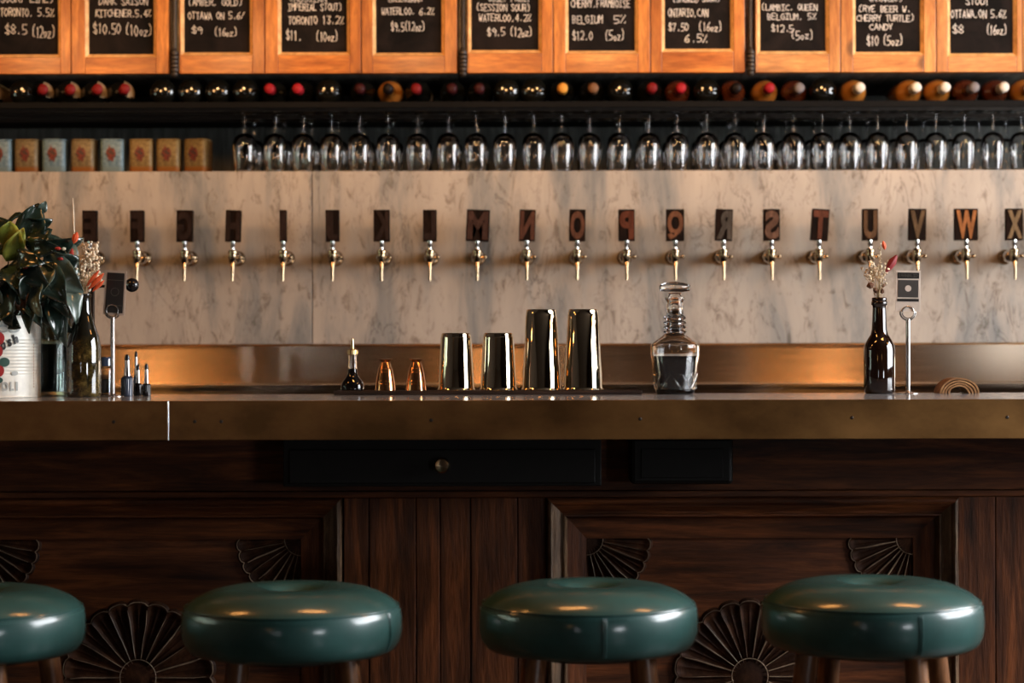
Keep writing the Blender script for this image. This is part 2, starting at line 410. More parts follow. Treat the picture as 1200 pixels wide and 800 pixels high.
# ------------------------------------------------------------------ back bar (steel)
ZB = 1.0686
t = thing('back_bar', 'brushed steel back bar and upstand running below the marble', 'counter', (0, 5.9, 0))
mb = MB().box(-2.6, 2.6, 5.97-5.9, MF+.03-5.9, ZB-.02, PZ(403.6, MF))
mb.build('upstand', M['brushed'], t, uv=True)
mb = MB().bbox(-2.6, 2.6, 5.955-5.9, MF-.001-5.9, PZ(404.6, MF), PZ(402.8, MF), .0008); mb.build('upstand_lip', M['bronze'], t)
mb = MB().box(-2.6, 2.6, 5.62-5.9, 5.97-5.9, ZB-.006, ZB); mb.build('worktop', M['brushed'], t, uv=True)
mb = MB().box(-2.6, 2.6, 5.635-5.9, 5.66-5.9, .1, ZB-.0062); mb.build('front_panel', M['brushed'], t, uv=True)
MB().box(-2.6, 2.6, 5.66-5.9, 6.55-5.9, 0, ZB-.03).build('carcass', M['black_metal'], t)

# ------------------------------------------------------------------ wine shelf with glass rails
ZS = 1.841
t = thing('wine_shelf', 'blackened wine shelf with glass rails above the marble', 'shelf', (0, 6.2, ZS))
MB().box(-2.6, 2.6, 5.97-6.2, 6.6-6.2, .003, .008).build('shelf_board', M['shelf'], t)
MB().box(-2.6, 2.6, 5.964-6.2, 5.97-6.2, -.004, .012).build('front_lip', M['shelf'], t)
for yy in (6.012, 6.088, 6.212, 6.288):
    MB().box(-2.6, 2.6, yy-.005-6.2, yy+.005-6.2, -.010, .003).build('glass_rail', M['dark_metal'], t)

# wine glasses: bowl, stem, foot
def wine_glass():
    root = thing('wine_glass', '', 'glass', (0, 0, 0))
    kx = .966
    # hangs upside down: foot at top (z=0), rim at bottom
    H = .173
    zf = -.0015
    MB().lathe([(0, zf-.006), (.004, zf-.006), (.006, zf-.004), (.018, zf-.0012), (.034, zf-.0002), (.0345, zf+.0012), (0, zf+.0016)], 24).build('foot', M['thin_glass'], root, True)
    MB().lathe([(0, -.064), (.0045, -.062), (.0034, -.05), (.0032, -.02), (.0040, -.008), (0, -.0066)], 12).build('stem', M['thin_glass'], root, True)
    outer = [(.0, -.0575), (.008, -.0585), (.021, -.063), (.0305, -.0715), (.0355, -.083), (.0372, -.097), (.0366, -.117), (.0342, -.140), (.0306, -.162), (.0298, -.168)]
    inner = [(.0294, -.168), (.0302, -.162), (.0338, -.140), (.0362, -.117), (.0368, -.097), (.0351, -.0835), (.0301, -.0722), (.0205, -.0642), (.008, -.0620), (0, -.0612)]
    MB().lathe(outer + inner, 28, cap=False).build('bowl', M['thin_glass'], root, True, auto=0)
    return root
gx = [287, 323, 356, 389, 421, 455, 490, 526, 557, 592, 626, 659, 691, 726, 761, 794, 829, 862, 895, 930, 964, 996, 1028, 1063, 1097, 1130, 1164, 1197, 1231, 1264]
ordn = ['first', 'second', 'third', 'fourth', 'fifth', 'sixth', 'seventh', 'eighth', 'ninth', 'tenth', 'eleventh', 'twelfth', 'thirteenth', 'fourteenth',
        'fifteenth', 'sixteenth', 'seventeenth', 'eighteenth', 'nineteenth', 'twentieth', 'twenty-first', 'twenty-second', 'twenty-third', 'twenty-fourth',
        'twenty-fifth', 'twenty-sixth', 'twenty-seventh', 'twenty-eighth', 'twenty-ninth', 'thirtieth']
gxx = [PX(p_, 6.05) for p_ in gx]
for i in range(1, len(gxx)): gxx[i] = max(gxx[i], gxx[i-1] + .0785)
g0 = wine_glass(); first = True
for row, d in ((0, 6.05), (1, 6.25)):
    for i, px in enumerate(gx):
        if row and px > 1240: continue
        g = g0 if first else copy_tree(g0); first = False
        j = .003 if row else 0
        g.location = (gxx[i] + j, d, ZS - .0095)
        g.rotation_euler = (0, 0, random.uniform(0, 6)); g.scale = (.93, .93, 1)
        if row == 0: lab = 'stemmed wine glass hanging upside down in the front row, %s from the left' % ordn[i]
        else: lab = 'wine glass hanging in the back row behind the %s front glass from left' % ordn[i]
        tag(g, lab, 'glass', 'wine glasses hanging below the shelf')

# wine bottles lying on the shelf, necks to the viewer (local: neck tip at y=0, body to +y)
def wine_bottle(cap, glass_, label, body=None):
    root = thing('wine_bottle', '', 'bottle')
    Mx = Matrix.Rotation(R(-90), 4, 'X')   # z -> +y
    r0 = .0372
    prof = [(.0138, .055), (.0140, .078), (.0160, .090), (.020, .098), (.0265, .1045), (.032, .1115), (.0355, .121), (.0368, .131), (r0, .145), (r0, .292), (.034, .300), (.0, .298)]
    MB().lathe(prof, 24, Mx).build('body', M[glass_], root, True)
    MB().lathe([(0, 0), (.006, .0006), (.0105, .0022), (.0138, .0055), (.0148, .009), (.0148, .014), (.0142, .016), (.0142, .055), (0, .055)], 20, Mx).build('foil_cap', M['cap_' + cap], root, True)
    if label == 'paper':
        m_ = MB().lathe([(.0168, .090), (.0209, .098), (.0274, .1043), (.0329, .1112), (.0364, .1208), (.0377, .131), (.0381, .145), (.0381, .162)], 32, Mx, cap=False)
        m_.f = [f for f in m_.f if all(m_.v[i][0] > .004 and m_.v[i][2] > -.016 for i in f)]
        m_.build('shoulder_label', M['paper'], root, True)
    if label: MB().lathe([(r0+.0004, .170), (r0+.0006, .1702), (r0+.0006, .265), (r0+.0004, .2652)], 24, Mx, cap=False).build('paper_label', M[label], root, True)
    return root
def wine_bottle_base():
    root = thing('wine_bottle', '', 'bottle')
    Mx = Matrix.Rotation(R(-90), 4, 'X')
    prof = [(0, 0), (.008, .0004), (.015, .0015), (.021, .0034), (.0265, .0062), (.0310, .0100), (.0345, .0150), (.0365, .0210), (.0372, .028), (.0372, .165), (.0350, .180), (.026, .198), (.0160, .212), (.0140, .226), (.0140, .296), (0, .296)]
    MB().lathe(prof, 28, Mx).build('body', M['black_glass'], root, True, auto=50)
    MB().lathe([(.0144, .245), (.0146, .2455), (.0146, .2975), (0, .2978)], 20, Mx).build('foil_cap', M['cap_dark'], root, True)
    return root
bt = [(-27,'red','black_glass','paper'),(19,'dark','black_glass','paper'),(41,'red','black_glass','paper'),(75,'red','black_glass','paper'),(108,'red','black_glass','paper'),(141,'red','black_glass','paper'),
      (186,'dark','black_glass',None),(218,'dark','black_glass',None),(251,'dark','black_glass',None),(284,'dark','black_glass','paper'),(313,'crimson','black_glass',None),
      (349,'crimson','black_glass',None),(383,'dark','black_glass',None),(422,'maroon','black_glass',None),(455,'dark','amber_glass',None),(488,'red','black_glass','white_paper'),
      (530,'maroon','black_glass',None),(556,'maroon','black_glass',None),(592,'dark','black_glass',None),(625,'dark','black_glass',None),(660,'gold','black_glass',None),(696,'tan','black_glass',None),
      (729,'dark','black_glass',None),(765,'red','black_glass',None),(799,'crimson','rust_glass',None),(832,'dark','black_glass',None),(864,'dark','rust_glass',None),(903,'crimson','amber_glass',None),
      (938,'grey','rust_glass',None),(967,'dark','black_glass',None),(1009,'white','amber_glass',None),(1075,'white','amber_glass',None),(1109,'white','amber_glass',None),
      (1143,'grey','rust_glass',None),(1178,'white','rust_glass',None),(1212,'white','amber_glass',None)]
bt = [(a, {(547,): 0}.get(a, b), c_, d_) for a, b, c_, d_ in bt]
cache = {}
capname = dict(red='red', dark='black', tan='tan', crimson='bright red', maroon='maroon', gold='gold', grey='grey', white='whitish')
px_prev = -1e9
rows = []
for px, cap, gl, lb in bt:
    x = PX(px, 5.93)
    rows.append([x, px, cap, gl, lb])
for a, b in zip(rows, rows[1:]):          # keep neighbours from touching
    if b[0] - a[0] < .0762: b[0] = a[0] + .0762
for i, (x, px, cap, gl, lb) in enumerate(rows):
    key = (cap, gl, lb)
    back = cap == 'dark' and gl == 'black_glass'
    if back: key = 'base'
    if key in cache: o = copy_tree(cache[key])
    elif back: o = wine_bottle_base(); cache[key] = o
    else: o = wine_bottle(*key); cache[key] = o
    rr = random.uniform(0, 6)
    o.location = (x, (5.985 if back else 5.93) + random.uniform(-.004, .004), ZS + .008 + .0378)
    o.rotation_euler = (0, 0, R(15) if 36 < px < 145 else 0)
    side = 'left end' if i < 18 else 'right end'
    k = i if i < 18 else len(rows) - 1 - i
    look = {'black_glass': 'dark', 'amber_glass': 'amber', 'rust_glass': 'rust brown'}[gl]
    if back: lab_ = 'black wine bottle lying base forward on the shelf, %s from the %s' % (ordn[k], side)
    else: lab_ = '%s wine bottle with %s cap on the shelf, %s from the %s' % (look, capname[cap], ordn[k], side)
    tag(o, lab_, 'bottle', 'wine bottles lying on the shelf')

# small tins standing on the marble ledge
def tin(kind):
    root = thing('small_tin', '', 'tin')
    cols = dict(blue=((0.05, 0.10, 0.14), (0.15, 0.22, 0.25), (0.12, 0.17, 0.18)), tan=((0.075, 0.052, 0.022), (0.17, 0.125, 0.062), (0.18, 0.065, 0.012)),
                orange=((0.10, 0.055, 0.014), (0.19, 0.13, 0.048), (0.20, 0.07, 0.010)))[kind]
    if kind not in tinm:
        q = NT('%s_tin_print' % kind).set(Roughness=0.45, Metallic=0.1, Specular__IOR__Level=0.3)
        tc = q.coord(); sp = q.n('ShaderNodeSeparateXYZ'); q.l(tc, sp.inputs[0])
        f = q.noise(tc, 90, 4, 0.6)
        c = q.ramp(f, [(0.3, cols[0]), (0.65, cols[1])])
        zz = q.ramp(sp.outputs['Z'], [(0.018, (1, 1, 1)), (0.022, (0, 0, 0))])
        c = q.mix(zz, c, cols[2])
        # abstract dark red blot printed in the middle
        vm = q.n('ShaderNodeVectorMath', _operation='MULTIPLY'); vm.inputs[1].default_value = (1, 0, .62)
        va = q.n('ShaderNodeVectorMath', _operation='ADD'); va.inputs[1].default_value = (.003, 0, -.036)
        q.l(tc, vm.inputs[0]); q.l(vm.outputs[0], va.inputs[0])
        ln = q.n('ShaderNodeVectorMath', _operation='LENGTH'); q.l(va.outputs[0], ln.inputs[0])
        f2 = q.noise(tc, 110, 3, 0.5)
        ad = q.n('ShaderNodeMath', _operation='MULTIPLY_ADD'); ad.inputs[1].default_value = .016; q.l(f2, ad.inputs[0]); q.l(ln.outputs['Value'], ad.inputs[2])
        k = q.ramp(ad.outputs[0], [(0.0195, (1, 1, 1)), (0.0225, (0, 0, 0))])
        c = q.mix(k, c, q.ramp(f, [(0.45, (0.03, 0.012, 0.012)), (0.5, (0.10, 0.010, 0.006))]))
        q.col(c); tinm[kind] = q.m
    def rrect(hw, hd, z, r=.012, n=5):
        out = []
        for cx, cy, a0 in ((hw-r, hd-r, 0), (-hw+r, hd-r, 90), (-hw+r, -hd+r, 180), (hw-r, -hd+r, 270)):
            for k in range(n): 
                a = R(a0 + 90*k/(n-1)); out.append((cx + r*math.cos(a), cy + r*math.sin(a), z))
        return out
    def stack(levels):
        vs = []; fs = []; n = 20
        for hw, z in levels: vs += rrect(hw, hw*.95, z)
        for i in range(len(levels)-1):
            for k in range(n): j = (k+1) % n; fs.append((i*n+k, i*n+j, (i+1)*n+j, (i+1)*n+k))
        fs.append(tuple(reversed(range(n)))); fs.append(tuple(range((len(levels)-1)*n, len(levels)*n)))
        return MB().add(vs, fs)
    stack([(.0325, 0), (.0335, .002), (.0335, .092), (.0325, .094)]).build('tin_body', tinm[kind], root, True)
    stack([(.0330, .0941), (.0338, .096), (.0332, .099), (.030, .1000)]).build('tin_lid', tinm[kind], root, True)
    return root
tinm = {}; tincache = {}
tins = [(-20, 'tan'), (0, 'blue'), (31, 'tan'), (63, 'blue'), (97, 'tan'), (131, 'blue'), (165, 'orange'), (197, 'orange'), (231, 'orange')]
dsc = ['', 'pale blue square tin cut by the left edge of the photo', 'tan square tin with a red print, leftmost tan one', 'pale blue square tin between the two tan tins',
       'tan square tin standing between two pale blue tins', 'pale blue square tin nearest the glasses, between tan and orange tins', 'orange gold square tin, left one of the three orange tins',
       'orange gold square tin in the middle of the three orange tins', 'gold square tin with its side showing, last tin before the hanging glasses']
for i, (px, kind) in enumerate(tins):
    if i == 0: continue
    if kind in tincache: o = copy_tree(tincache[kind])
    else: o = tin(kind); tincache[kind] = o
    o.location = (PX(px, 6.07), 6.10, 1.661)
    o.rotation_euler = (0, 0, R(random.uniform(-3, 3)) if i < 8 else R(-14))
    tag(o, dsc[i] + (' on the marble ledge' if len(dsc[i].split()) < 12 else ''), 'tin', 'square tins on the marble ledge')

# ------------------------------------------------------------------ chalk lettering (single stroke hand)
G = {'A': '00 26 40|12 32', 'B': '00 06 35 34 23 03|23 32 31 20 00', 'C': '45 36 15 04 02 11 30 41', 'D': '00 06 26 44 42 20 00', 'E': '46 06 00 40|03 33', 'F': '46 06 00|03 33',
     'G': '45 26 04 02 20 41 43 23', 'H': '00 06|40 46|03 43', 'I': '20 26|06 46|00 40', 'J': '46 41 20 01', 'K': '00 06|46 03 40', 'L': '06 00 40', 'M': '00 06 23 46 40',
     'N': '00 06 40 46', 'O': '20 02 04 26 44 42 20', 'P': '00 06 36 44 33 03', 'Q': '20 02 04 26 44 42 20|22 40', 'R': '00 06 36 44 33 03|23 40', 'S': '45 26 05 14 32 41 20 01',
     'T': '20 26|06 46', 'U': '06 01 20 41 46', 'V': '06 20 46', 'W': '06 10 23 30 46', 'X': '00 46|06 40', 'Y': '06 23 46|23 20', 'Z': '06 46 00 40', '0': '20 02 04 26 44 42 20',
     '1': '15 26 20', '2': '05 26 45 43 00 40', '3': '06 46 23 42 20 01', '4': '30 36 02 42', '5': '46 06 03 33 41 20 00', '6': '46 14 01 20 41 33 02', '7': '06 46 10',
     '8': '23 04 26 44 23 41 20 01 23', '9': '44 23 04 26 44 30', '.': '20 21', ',': '21 1' '0', '%': '00 46|05 16|30 41', '$': '45 16 04 42 30 01|27 2' '0', '(': '37 15 11 30', ')': '17 35 31 10',
     '/': '00 46', ' ': '', 'o': '20 02 23 42 20', 'z': '03 43 00 40'}
G[','] = '21 10'; G['$'] = '45 16 04 42 30 01|27 20'
def chalk_text(mb, s, x, z, wdt, h, y, lw=.0018):
    """writes s centred at x with its base at z, total width wdt, height h, on plane y (faces -y)"""
    n = len(s); cw = wdt / n
    for i, ch in enumerate(s):
        gl = G.get(ch, '')
        if not gl: continue
        ox = x - wdt/2 + i*cw + random.uniform(-.06, .06)*cw; oz = z + random.uniform(-.07, .07)*h
        sk = random.uniform(-.1, .15)
        for st in gl.split('|'):
            pts = []
            for p in st.split():
                a, b = int(p[0])/4, int(p[1])/6
                a += random.uniform(-.05, .05); b += random.uniform(-.03, .03)
                pts.append((ox + (a*.76 + b*sk*.5)*cw, oz + b*h))
            for (x0, z0), (x1, z1) in zip(pts, pts[1:]):
                dx, dz = x1-x0, z1-z0; L = math.hypot(dx, dz) or 1e-6
                nx, nz = -dz/L*lw/2, dx/L*lw/2; ex, ez = dx/L*lw*.4, dz/L*lw*.4
                mb.add([(x0-ex+nx, y, z0-ez+nz), (x0-ex-nx, y, z0-ez-nz), (x1+ex-nx, y, z1+ez-nz), (x1+ex+nx, y, z1+ez+nz)], [(0, 1, 2, 3)])

# ------------------------------------------------------------------ hanging cabinets with chalkboard doors
DF = 5.955         # front face
joints = [84, 205, 311, 424, 543, 649, 763, 880, 986, 1098, 1199]
doors = [  # x0, x1, board x0, board x1, board bottom y, lines (text, centre px, base py, width px, height px)
    (-30, 84, -8, 68, 62, [('SOUR, LIME)', 32, 1, 62, 9), ('TORONTO, 5.5%', 32, 17, 64, 9), ('$8.5', 19, 38, 27, 11), ('(12oz)', 51, 42, 27, 13)]),
    (84, 205, 104, 180, 62, [('DARK SAISON', 145, 4, 58, 8), ('KITCHENER,5.4%', 145, 18, 66, 8), ('$10.50', 126, 38, 33, 12), ('(10oz)', 163, 40, 32, 12)]),
    (205, 311, 216, 293, 60, [('(AMBER, GOLD)', 253, 5, 64, 8), ('OTTAWA ON 5.6/', 254, 21, 67, 8), ('$9', 232, 38, 14, 8), ('(16oz)', 265, 41, 27, 9)]),
    (311, 424, 330, 407, 60, [('(RUSSIAN', 362, 1, 44, 8), ('IMPERIAL STOUT)', 370, 11, 64, 8), ('TORONTO 13.2%', 371, 27, 66, 9), ('$11.', 345, 46, 19, 11), ('(10oz)', 384, 47, 26, 11)]),
    (424, 543, 441, 518, 61, [('(BELGIAN)', 476, 1, 42, 8), ('WATERLOO, 6.2%', 479, 16, 62, 8), ('$9.5(12oz)', 479, 35, 40, 10)]),
    (543, 649, 553, 632, 58, [('GOSE, FRUIT', 598, 1, 50, 7), ('(SESSION SOUR)', 591, 12, 64, 8), ('WATERLOO,4.2%', 593, 24, 62, 8), ('$9.5', 583, 41, 22, 9), ('(12oz)', 612, 42, 26, 10)]),
    (649, 763, 667, 745, 59, [('CHERRY,FRAMBOISE', 705, 8, 70, 9), ('BELGIUM', 690, 27, 36, 9), ('5%', 728, 27, 15, 9), ('$12.0', 684, 46, 24, 10), ('(5oz)', 722, 47, 23, 11)]),
    (763, 880, 780, 857, 57, [('(SMOKED SOUR)', 818, 2, 56, 7), ('ONTARIO,CAN', 808, 19, 48, 9), ('$7.50', 797, 36, 24, 9), ('(16oz)', 834, 36, 27, 10), ('6.5%', 818, 49, 28, 9)]),
    (880, 986, 892, 969, 60, [('(LAMBIC, QUEEN', 927, 12, 66, 7), ('BELGIUM, 5%', 930, 23, 58, 7), ('$12.5', 919, 37, 27, 8), ('(5oz)', 942, 46, 26, 10)]),
    (986, 1098, 1004, 1080, 61, [('ONTARIO)', 1040, 2, 40, 7), ('(RYE BEER W.', 1039, 14, 62, 7), ('CHERRY TURTLE)', 1040, 25, 68, 7), ('CANDY', 1035, 35, 28, 6.5), ('$10 (5oz)', 1039, 53, 43, 11)]),
    (1098, 1199, 1115, 1189, 63, [('STOUT', 1148, 6, 28, 8), ('OTTAWA,ON 5.6%', 1149, 21, 66, 9), ('$8', 1125, 39, 14, 10), ('(16oz)', 1170, 41, 24, 11)]),
    (1199, 1305, 1211, 1288, 62, [('(PALE ALE)', 1249, 20, 60, 8)]),
]
ZD = PZ(85.3, DF)
cabs = [(-135, 199, 'leftmost pine hanging cabinet, boards reading TORONTO $8.5 and KITCHENER $10.50'), (199, 537, 'pine hanging cabinet whose middle chalkboard reads IMPERIAL STOUT, TORONTO'),
        (537, 874, 'pine hanging cabinet with chalkboards reading SESSION SOUR and BELGIUM 5%'), (874, 1400, 'daylit pine hanging cabinet at right with board reading CHERRY TURTLE CANDY')]
for ci, (ca, cb, lab) in enumerate(cabs):
    X0, X1 = PX(ca, DF) + .001, PX(cb, DF) - .001
    if ci == 3: X1 = PX(1305, DF)
    if ci == 0: X0 = PX(-30, DF)
    cab = thing('hanging_cabinet', lab, 'cabinet', ((X0+X1)/2, 6.25, ZD), 0, 'chalkboard cabinets above the bottles')
    ox = -(X0+X1)/2; oy = -6.25
    HT = .62
    pv_, ph_ = (M['daylit_v'], M['daylit_h']) if ci == 3 else (M['pine_v'], M['pine_h'])
    MB().box(X0+ox+.0005, X1+ox-.0005, 5.985+oy, 6.59+oy, .006, HT).build('carcass', M['cab_under'], cab)
    for (dx0, dx1, bx0, bx1, by, lines) in doors:
        if not (ca <= (dx0+dx1)/2 <= cb): continue
        x0, x1 = PX(dx0, DF)+.0012+ox, PX(dx1, DF)-.0012+ox
        if dx0 in (205, 543, 880): x0 += .0135
        if dx1 in (205, 543, 880): x1 -= .0145
        u0, u1 = PX(bx0, DF)+ox, PX(bx1, DF)+ox; zb = PZ(by, DF) - ZD
        yf = DF + oy
        board = MB().box(x0+.006, x1-.006, yf+.012, yf+.026, .01, HT-.01).build('door', M['chalkboard'], cab)
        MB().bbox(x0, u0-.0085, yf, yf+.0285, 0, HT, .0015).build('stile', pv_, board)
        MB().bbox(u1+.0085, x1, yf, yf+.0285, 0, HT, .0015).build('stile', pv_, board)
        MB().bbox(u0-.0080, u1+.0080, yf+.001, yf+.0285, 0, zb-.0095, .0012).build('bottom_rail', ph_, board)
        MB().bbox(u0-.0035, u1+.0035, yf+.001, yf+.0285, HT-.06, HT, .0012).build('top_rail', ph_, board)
        bd = MB()
        def bead(a, b, c_, d_):   # outer rect a..b, inner c..d slope
            bd.add([a, b, d_, c_], [(0, 1, 2, 3)])
        yo, yi = yf+.0015, yf+.0118; zt = HT-.06
        e = .0085
        bd.add([(u0-e, yo, zb-e-.001), (u1+e, yo, zb-e-.001), (u1, yi, zb), (u0, yi, zb)], [(0, 1, 2, 3)])
        bd.add([(u0-e, yo, zb-e-.001), (u0, yi, zb), (u0, yi, zt), (u0-e, yo, zt)], [(0, 1, 2, 3)])
        bd.add([(u1+e, yo, zb-e-.001), (u1+e, yo, zt), (u1, yi, zt), (u1, yi, zb)], [(0, 1, 2, 3)])
        bd.build('inner_bead', M['pine_edge'], board)
        ct = MB()
        for s, px, py, wp, hp in lines:
            chalk_text(ct, s, PX(px, DF)+ox, PZ(py, DF)-ZD, wp*DF/2500, hp*DF/2500, yf+.0116)
        ct.build('chalk_writing', M['chalk'], board)
    # barrel hinge on the left edge of each cabinet but the first, between neighbours
    if ci:
        hx = X0 + ox + .0135; yh = DF + oy - .004
        h = MB()
        for k in range(5): h.lathe([(.0105, .004+k*.0115), (.0125, .006+k*.0115), (.0125, .0125+k*.0115), (.0105, .0145+k*.0115)], 16, Matrix.Translation((hx, yh, 0)))
        h.ball((hx, yh, -.002), .011, 2); h.ball((hx, yh, .062), .008, 2)
        h.build('barrel_hinge', M['dark_metal'], cab, True)
        MB().tube([(hx, yh+.006, .06), (hx, yh+.006, HT)], .006, 10).build('hinge_rod', M['dark_metal'], cab, True)

# ------------------------------------------------------------------ beer taps with wooden type handles
fontcurve = {}
def letter_mesh(ch, wd, ht, mirror=True):
    cu = bpy.data.curves.new('letter', 'FONT'); cu.body = ch; cu.size = 1; cu.resolution_u = 4; cu.offset = 0.045; cu.extrude = 0.5
    ob = bpy.data.objects.new('letter', cu); C.objects.link(ob)
    dg = bpy.context.evaluated_depsgraph_get(); me = bpy.data.meshes.new_from_object(ob.evaluated_get(dg))
    bpy.data.objects.remove(ob); bpy.data.curves.remove(cu)
    xs = [v.co.x for v in me.vertices]; ys = [v.co.y for v in me.vertices]
    x0, x1, y0, y1 = min(xs), max(xs), min(ys), max(ys)
    sx = wd/(x1-x0) * (-1 if mirror else 1); sy = ht/(y1-y0)
    for v in me.vertices:
        x, y, z = v.co
        v.co = ((x-(x0+x1)/2)*sx, -z*.003, (y-y0)*sy)
    if mirror: me.flip_normals()
    me.update(); return me
def typemat(i):
    # each letter face has its own stained wood, from blackened (left) to orange (W) 
    c = {'S': (0.15, 0.075, 0.045), 'T': (0.13, 0.042, 0.022), 'U': (0.14, 0.070, 0.032), 'V': (0.14, 0.080, 0.038), 'W': (0.38, 0.14, 0.045), 'X': (0.22, 0.14, 0.07),
         'R': (0.085, 0.065, 0.048), 'Q': (0.19, 0.075, 0.035), 'P': (0.13, 0.038, 0.018), 'O': (0.15, 0.060, 0.032), 'N': (0.13, 0.050, 0.028), 'M': (0.075, 0.034, 0.022)}.get(i, (0.034, 0.018, 0.012))
    return wood('type_face_' + i.lower(), tuple(x*.5 for x in c), tuple(min(1, x*1.3) for x in c), (4, 4, 1), 0.7, 0.3, False, 14, 0.0, 0.08)
taps = [('E',96,113,0),('F',152,168,0),('G',206,225,-1),('H',263,281,-2),('I',327,335,0),('J',381,397,0.5),('K',438,457,0),('L',496,512,0),('M',546,573,-2.5),('N',608,627,-2),('O',667,686,-1),
        ('P',725,744,0),('Q',781,802,0),('R',838,858,-2),('S',895,914,0),('T',950,970,-4),('U',1011,1029,0),('V',1065,1085,-1),('W',1119,1146,0),('X',1179,1199,0),('Y',1236,1256,0)]
look = {'E': 'partly hidden behind the dried flowers', 'F': 'directly above the black ball knob', 'G': 'two taps left of the marble joint', 'H': 'one tap left of the narrowest handle', 'I': 'narrowest dark handle',
        'J': 'first handle right of the marble joint', 'K': 'second handle right of the marble joint', 'L': 'above the left short shaker', 'M': 'widest dark handle, above the short shakers', 'N': 'above the left tall shaker',
        'O': 'above the right tall shaker', 'P': 'between tall shakers and decanter', 'Q': 'directly above the decanter', 'R': 'greyish handle right of the decanter'}
D = 5.87
def tap_base():
    r = thing('beer_tap', '', 'tap')
    # local origin: on marble face, y=0 at marble, z=0 at shank axis
    Fm = Matrix.Rotation(R(90), 4, 'X')    # z -> -y
    MB().lathe([(0, 0), (.0215, 0), (.0215, .003), (.019, .007), (.0165, .009), (.0165, .024), (.014, .026), (0, .026)], 28, Fm).build('wall_flange', M['tap_metal'], r, True)
    MB().lathe([(.0105, .02), (.0105, .10), (.0125, .104), (.0125, .118), (.010, .122), (0, .122)], 20, Fm).build('shank', M['tap_metal'], r, True)
    MB().lathe([(.017, .050), (.0185, .053), (.0185, .068), (.017, .071), (.0105, .071)], 8, Fm).build('coupling_nut', M['chrome'], r)
    yb = -.114
    MB().lathe([(0, -.018), (.0085, -.018), (.0112, -.013), (.0112, .008), (.0135, .011), (.0135, .016), (.0095, .020), (0, .020)], 22, Matrix.Translation((0, yb, 0))).build('faucet_body', M['tap_metal'], r, True)
    MB().lathe([(0, .019), (.0062, .019), (.0050, .024), (.0070, .030), (.0074, .044), (0, .044)], 16, Matrix.Translation((0, yb, 0))).build('ferrule', M['chrome'], r, True)
    MB().tube([(0, yb, -.008), (0, yb-.006, -.024), (0, yb-.010, -.040), (0, yb-.011, -.066)], [.0080, .0055, .0042, .0040], 12).build('spout', M['tap_metal'], r, True)
    MB().tube([(.008, yb, -.002), (.019, yb, -.002)], .0042, 10).ball((.021, yb, -.001), .0062, 2).build('vent_screw', M['tap_metal'], r, True)
    return r
t0 = tap_base(); t0.name = 'beer_tap_template'
for c_ in t0.children: pass
for i, (ch, a, b, tilt) in enumerate(taps):
    tp = copy_tree(t0); tp.name = 'beer_tap'
    xc = PX((a+b)/2 + (1 if i < 6 else 0), D)
    tp.location = (xc, MF, ZC + (400-300.5)*D/2500)
    wd = (b-a)*D/2500
    blk = MB().bbox(-wd/2, wd/2, -.007, .015, 0, .087, .0012).build('handle_block', M['type_back'], tp, loc=(0, -.114, .042), rot=(0, R(-tilt), 0))
    me = letter_mesh(ch, wd*.88, .078); me.materials.clear(); me.materials.append(typemat(ch))
    lo = bpy.data.objects.new('raised_letter', me); C.objects.link(lo); lo.parent = blk; lo.location = (0, -.0075, .0045)
    if ch in look: lab = 'beer tap with dark wooden block handle, %s' % look[ch]
    else: lab = 'beer tap whose wooden block handle carries a mirrored letter %s' % ch
    tag(tp, lab, 'tap', 'beer taps in a row on the marble')

for c_ in list(t0.children): bpy.data.objects.remove(c_)
bpy.data.objects.remove(t0)
# ------------------------------------------------------------------ bar counter
ZTOP = 1.072; YF, YB = 4.0, 4.51
t = thing('bar_counter', 'long pale metal bar top with aged bronze front edge', 'counter', (0, 4.25, 0))
def L(y): return y - 4.25
XL, XR = -1.9, 1.9
jx = PX(197, YF)
MB().box(XL, XR, L(YF+.004), L(YB), ZTOP-.006, ZTOP).build('top_sheet', M['zinc'], t)
MB().box(XL, XR, L(YF+.006), L(YB-.004), ZTOP-.072, ZTOP-.006).build('core', M['oak_h'], t)
for a, b in ((XL, jx-.0012), (jx+.0012, XR)):
    MB().bbox(a, b, L(YF), L(YF+.006), ZTOP-.0742, ZTOP, .0012).build('edge_band', M['bronze'], t)
MB().bbox(jx-.0011, jx+.0011, L(YF-.0006), L(YF+.005), ZTOP-.074, ZTOP-.0005, .0003).build('joint_strip', M['chrome'], t)
for px, py in ((133, 493), (228, 493), (259, 493), (505, 492), (750, 491), (998, 490), (1180, 490)):
    s_ = MB().lathe([(0, 0), (.0026, 0), (.0034, .0008), (.0018, .0018), (.0, .0012)], 10, Matrix.Rotation(R(90), 4, 'X')).build('screw', M['dark_metal'], t, True, loc=(PX(px, YF), L(YF)+.0002, PZ(py, YF)))

# ------------------------------------------------------------------ bar front
FD = 4.22
bar = thing('panelled_bar', 'dark stained antique wooden bar front with carved panels', 'bar', (0, FD, 0))
ztop = ZTOP-.0745
z583 = PZ(583, FD)
def bx(px): return PX(px, FD)
ZLO = 0.10
MB().box(XL, XR, .05, .075, 0, ztop-.002).build('backing_board', M['black_metal'], bar)
MB().bbox(XL, XR, 0, .05, PZ(575, FD)+.0008, ztop, .0015).build('apron_rail', M['oak_h'], bar)
MB().bbox(XL, XR, -.003, .05, z583+.0006, PZ(575, FD)-.0004, .002).build('cap_rail', M['oak_h'], bar)
MB().bbox(XL, XR, -.01, .05, 0, ZLO, .003).build('plinth', M['oak_h'], bar)
cuts = [[-340, -290, -230, -175, -130, -81], [402, 432, 487, 515, 551, 606, 640], [1122, 1166, 1203, 1262, 1310, 1360, 1420, 1500, 1700]]
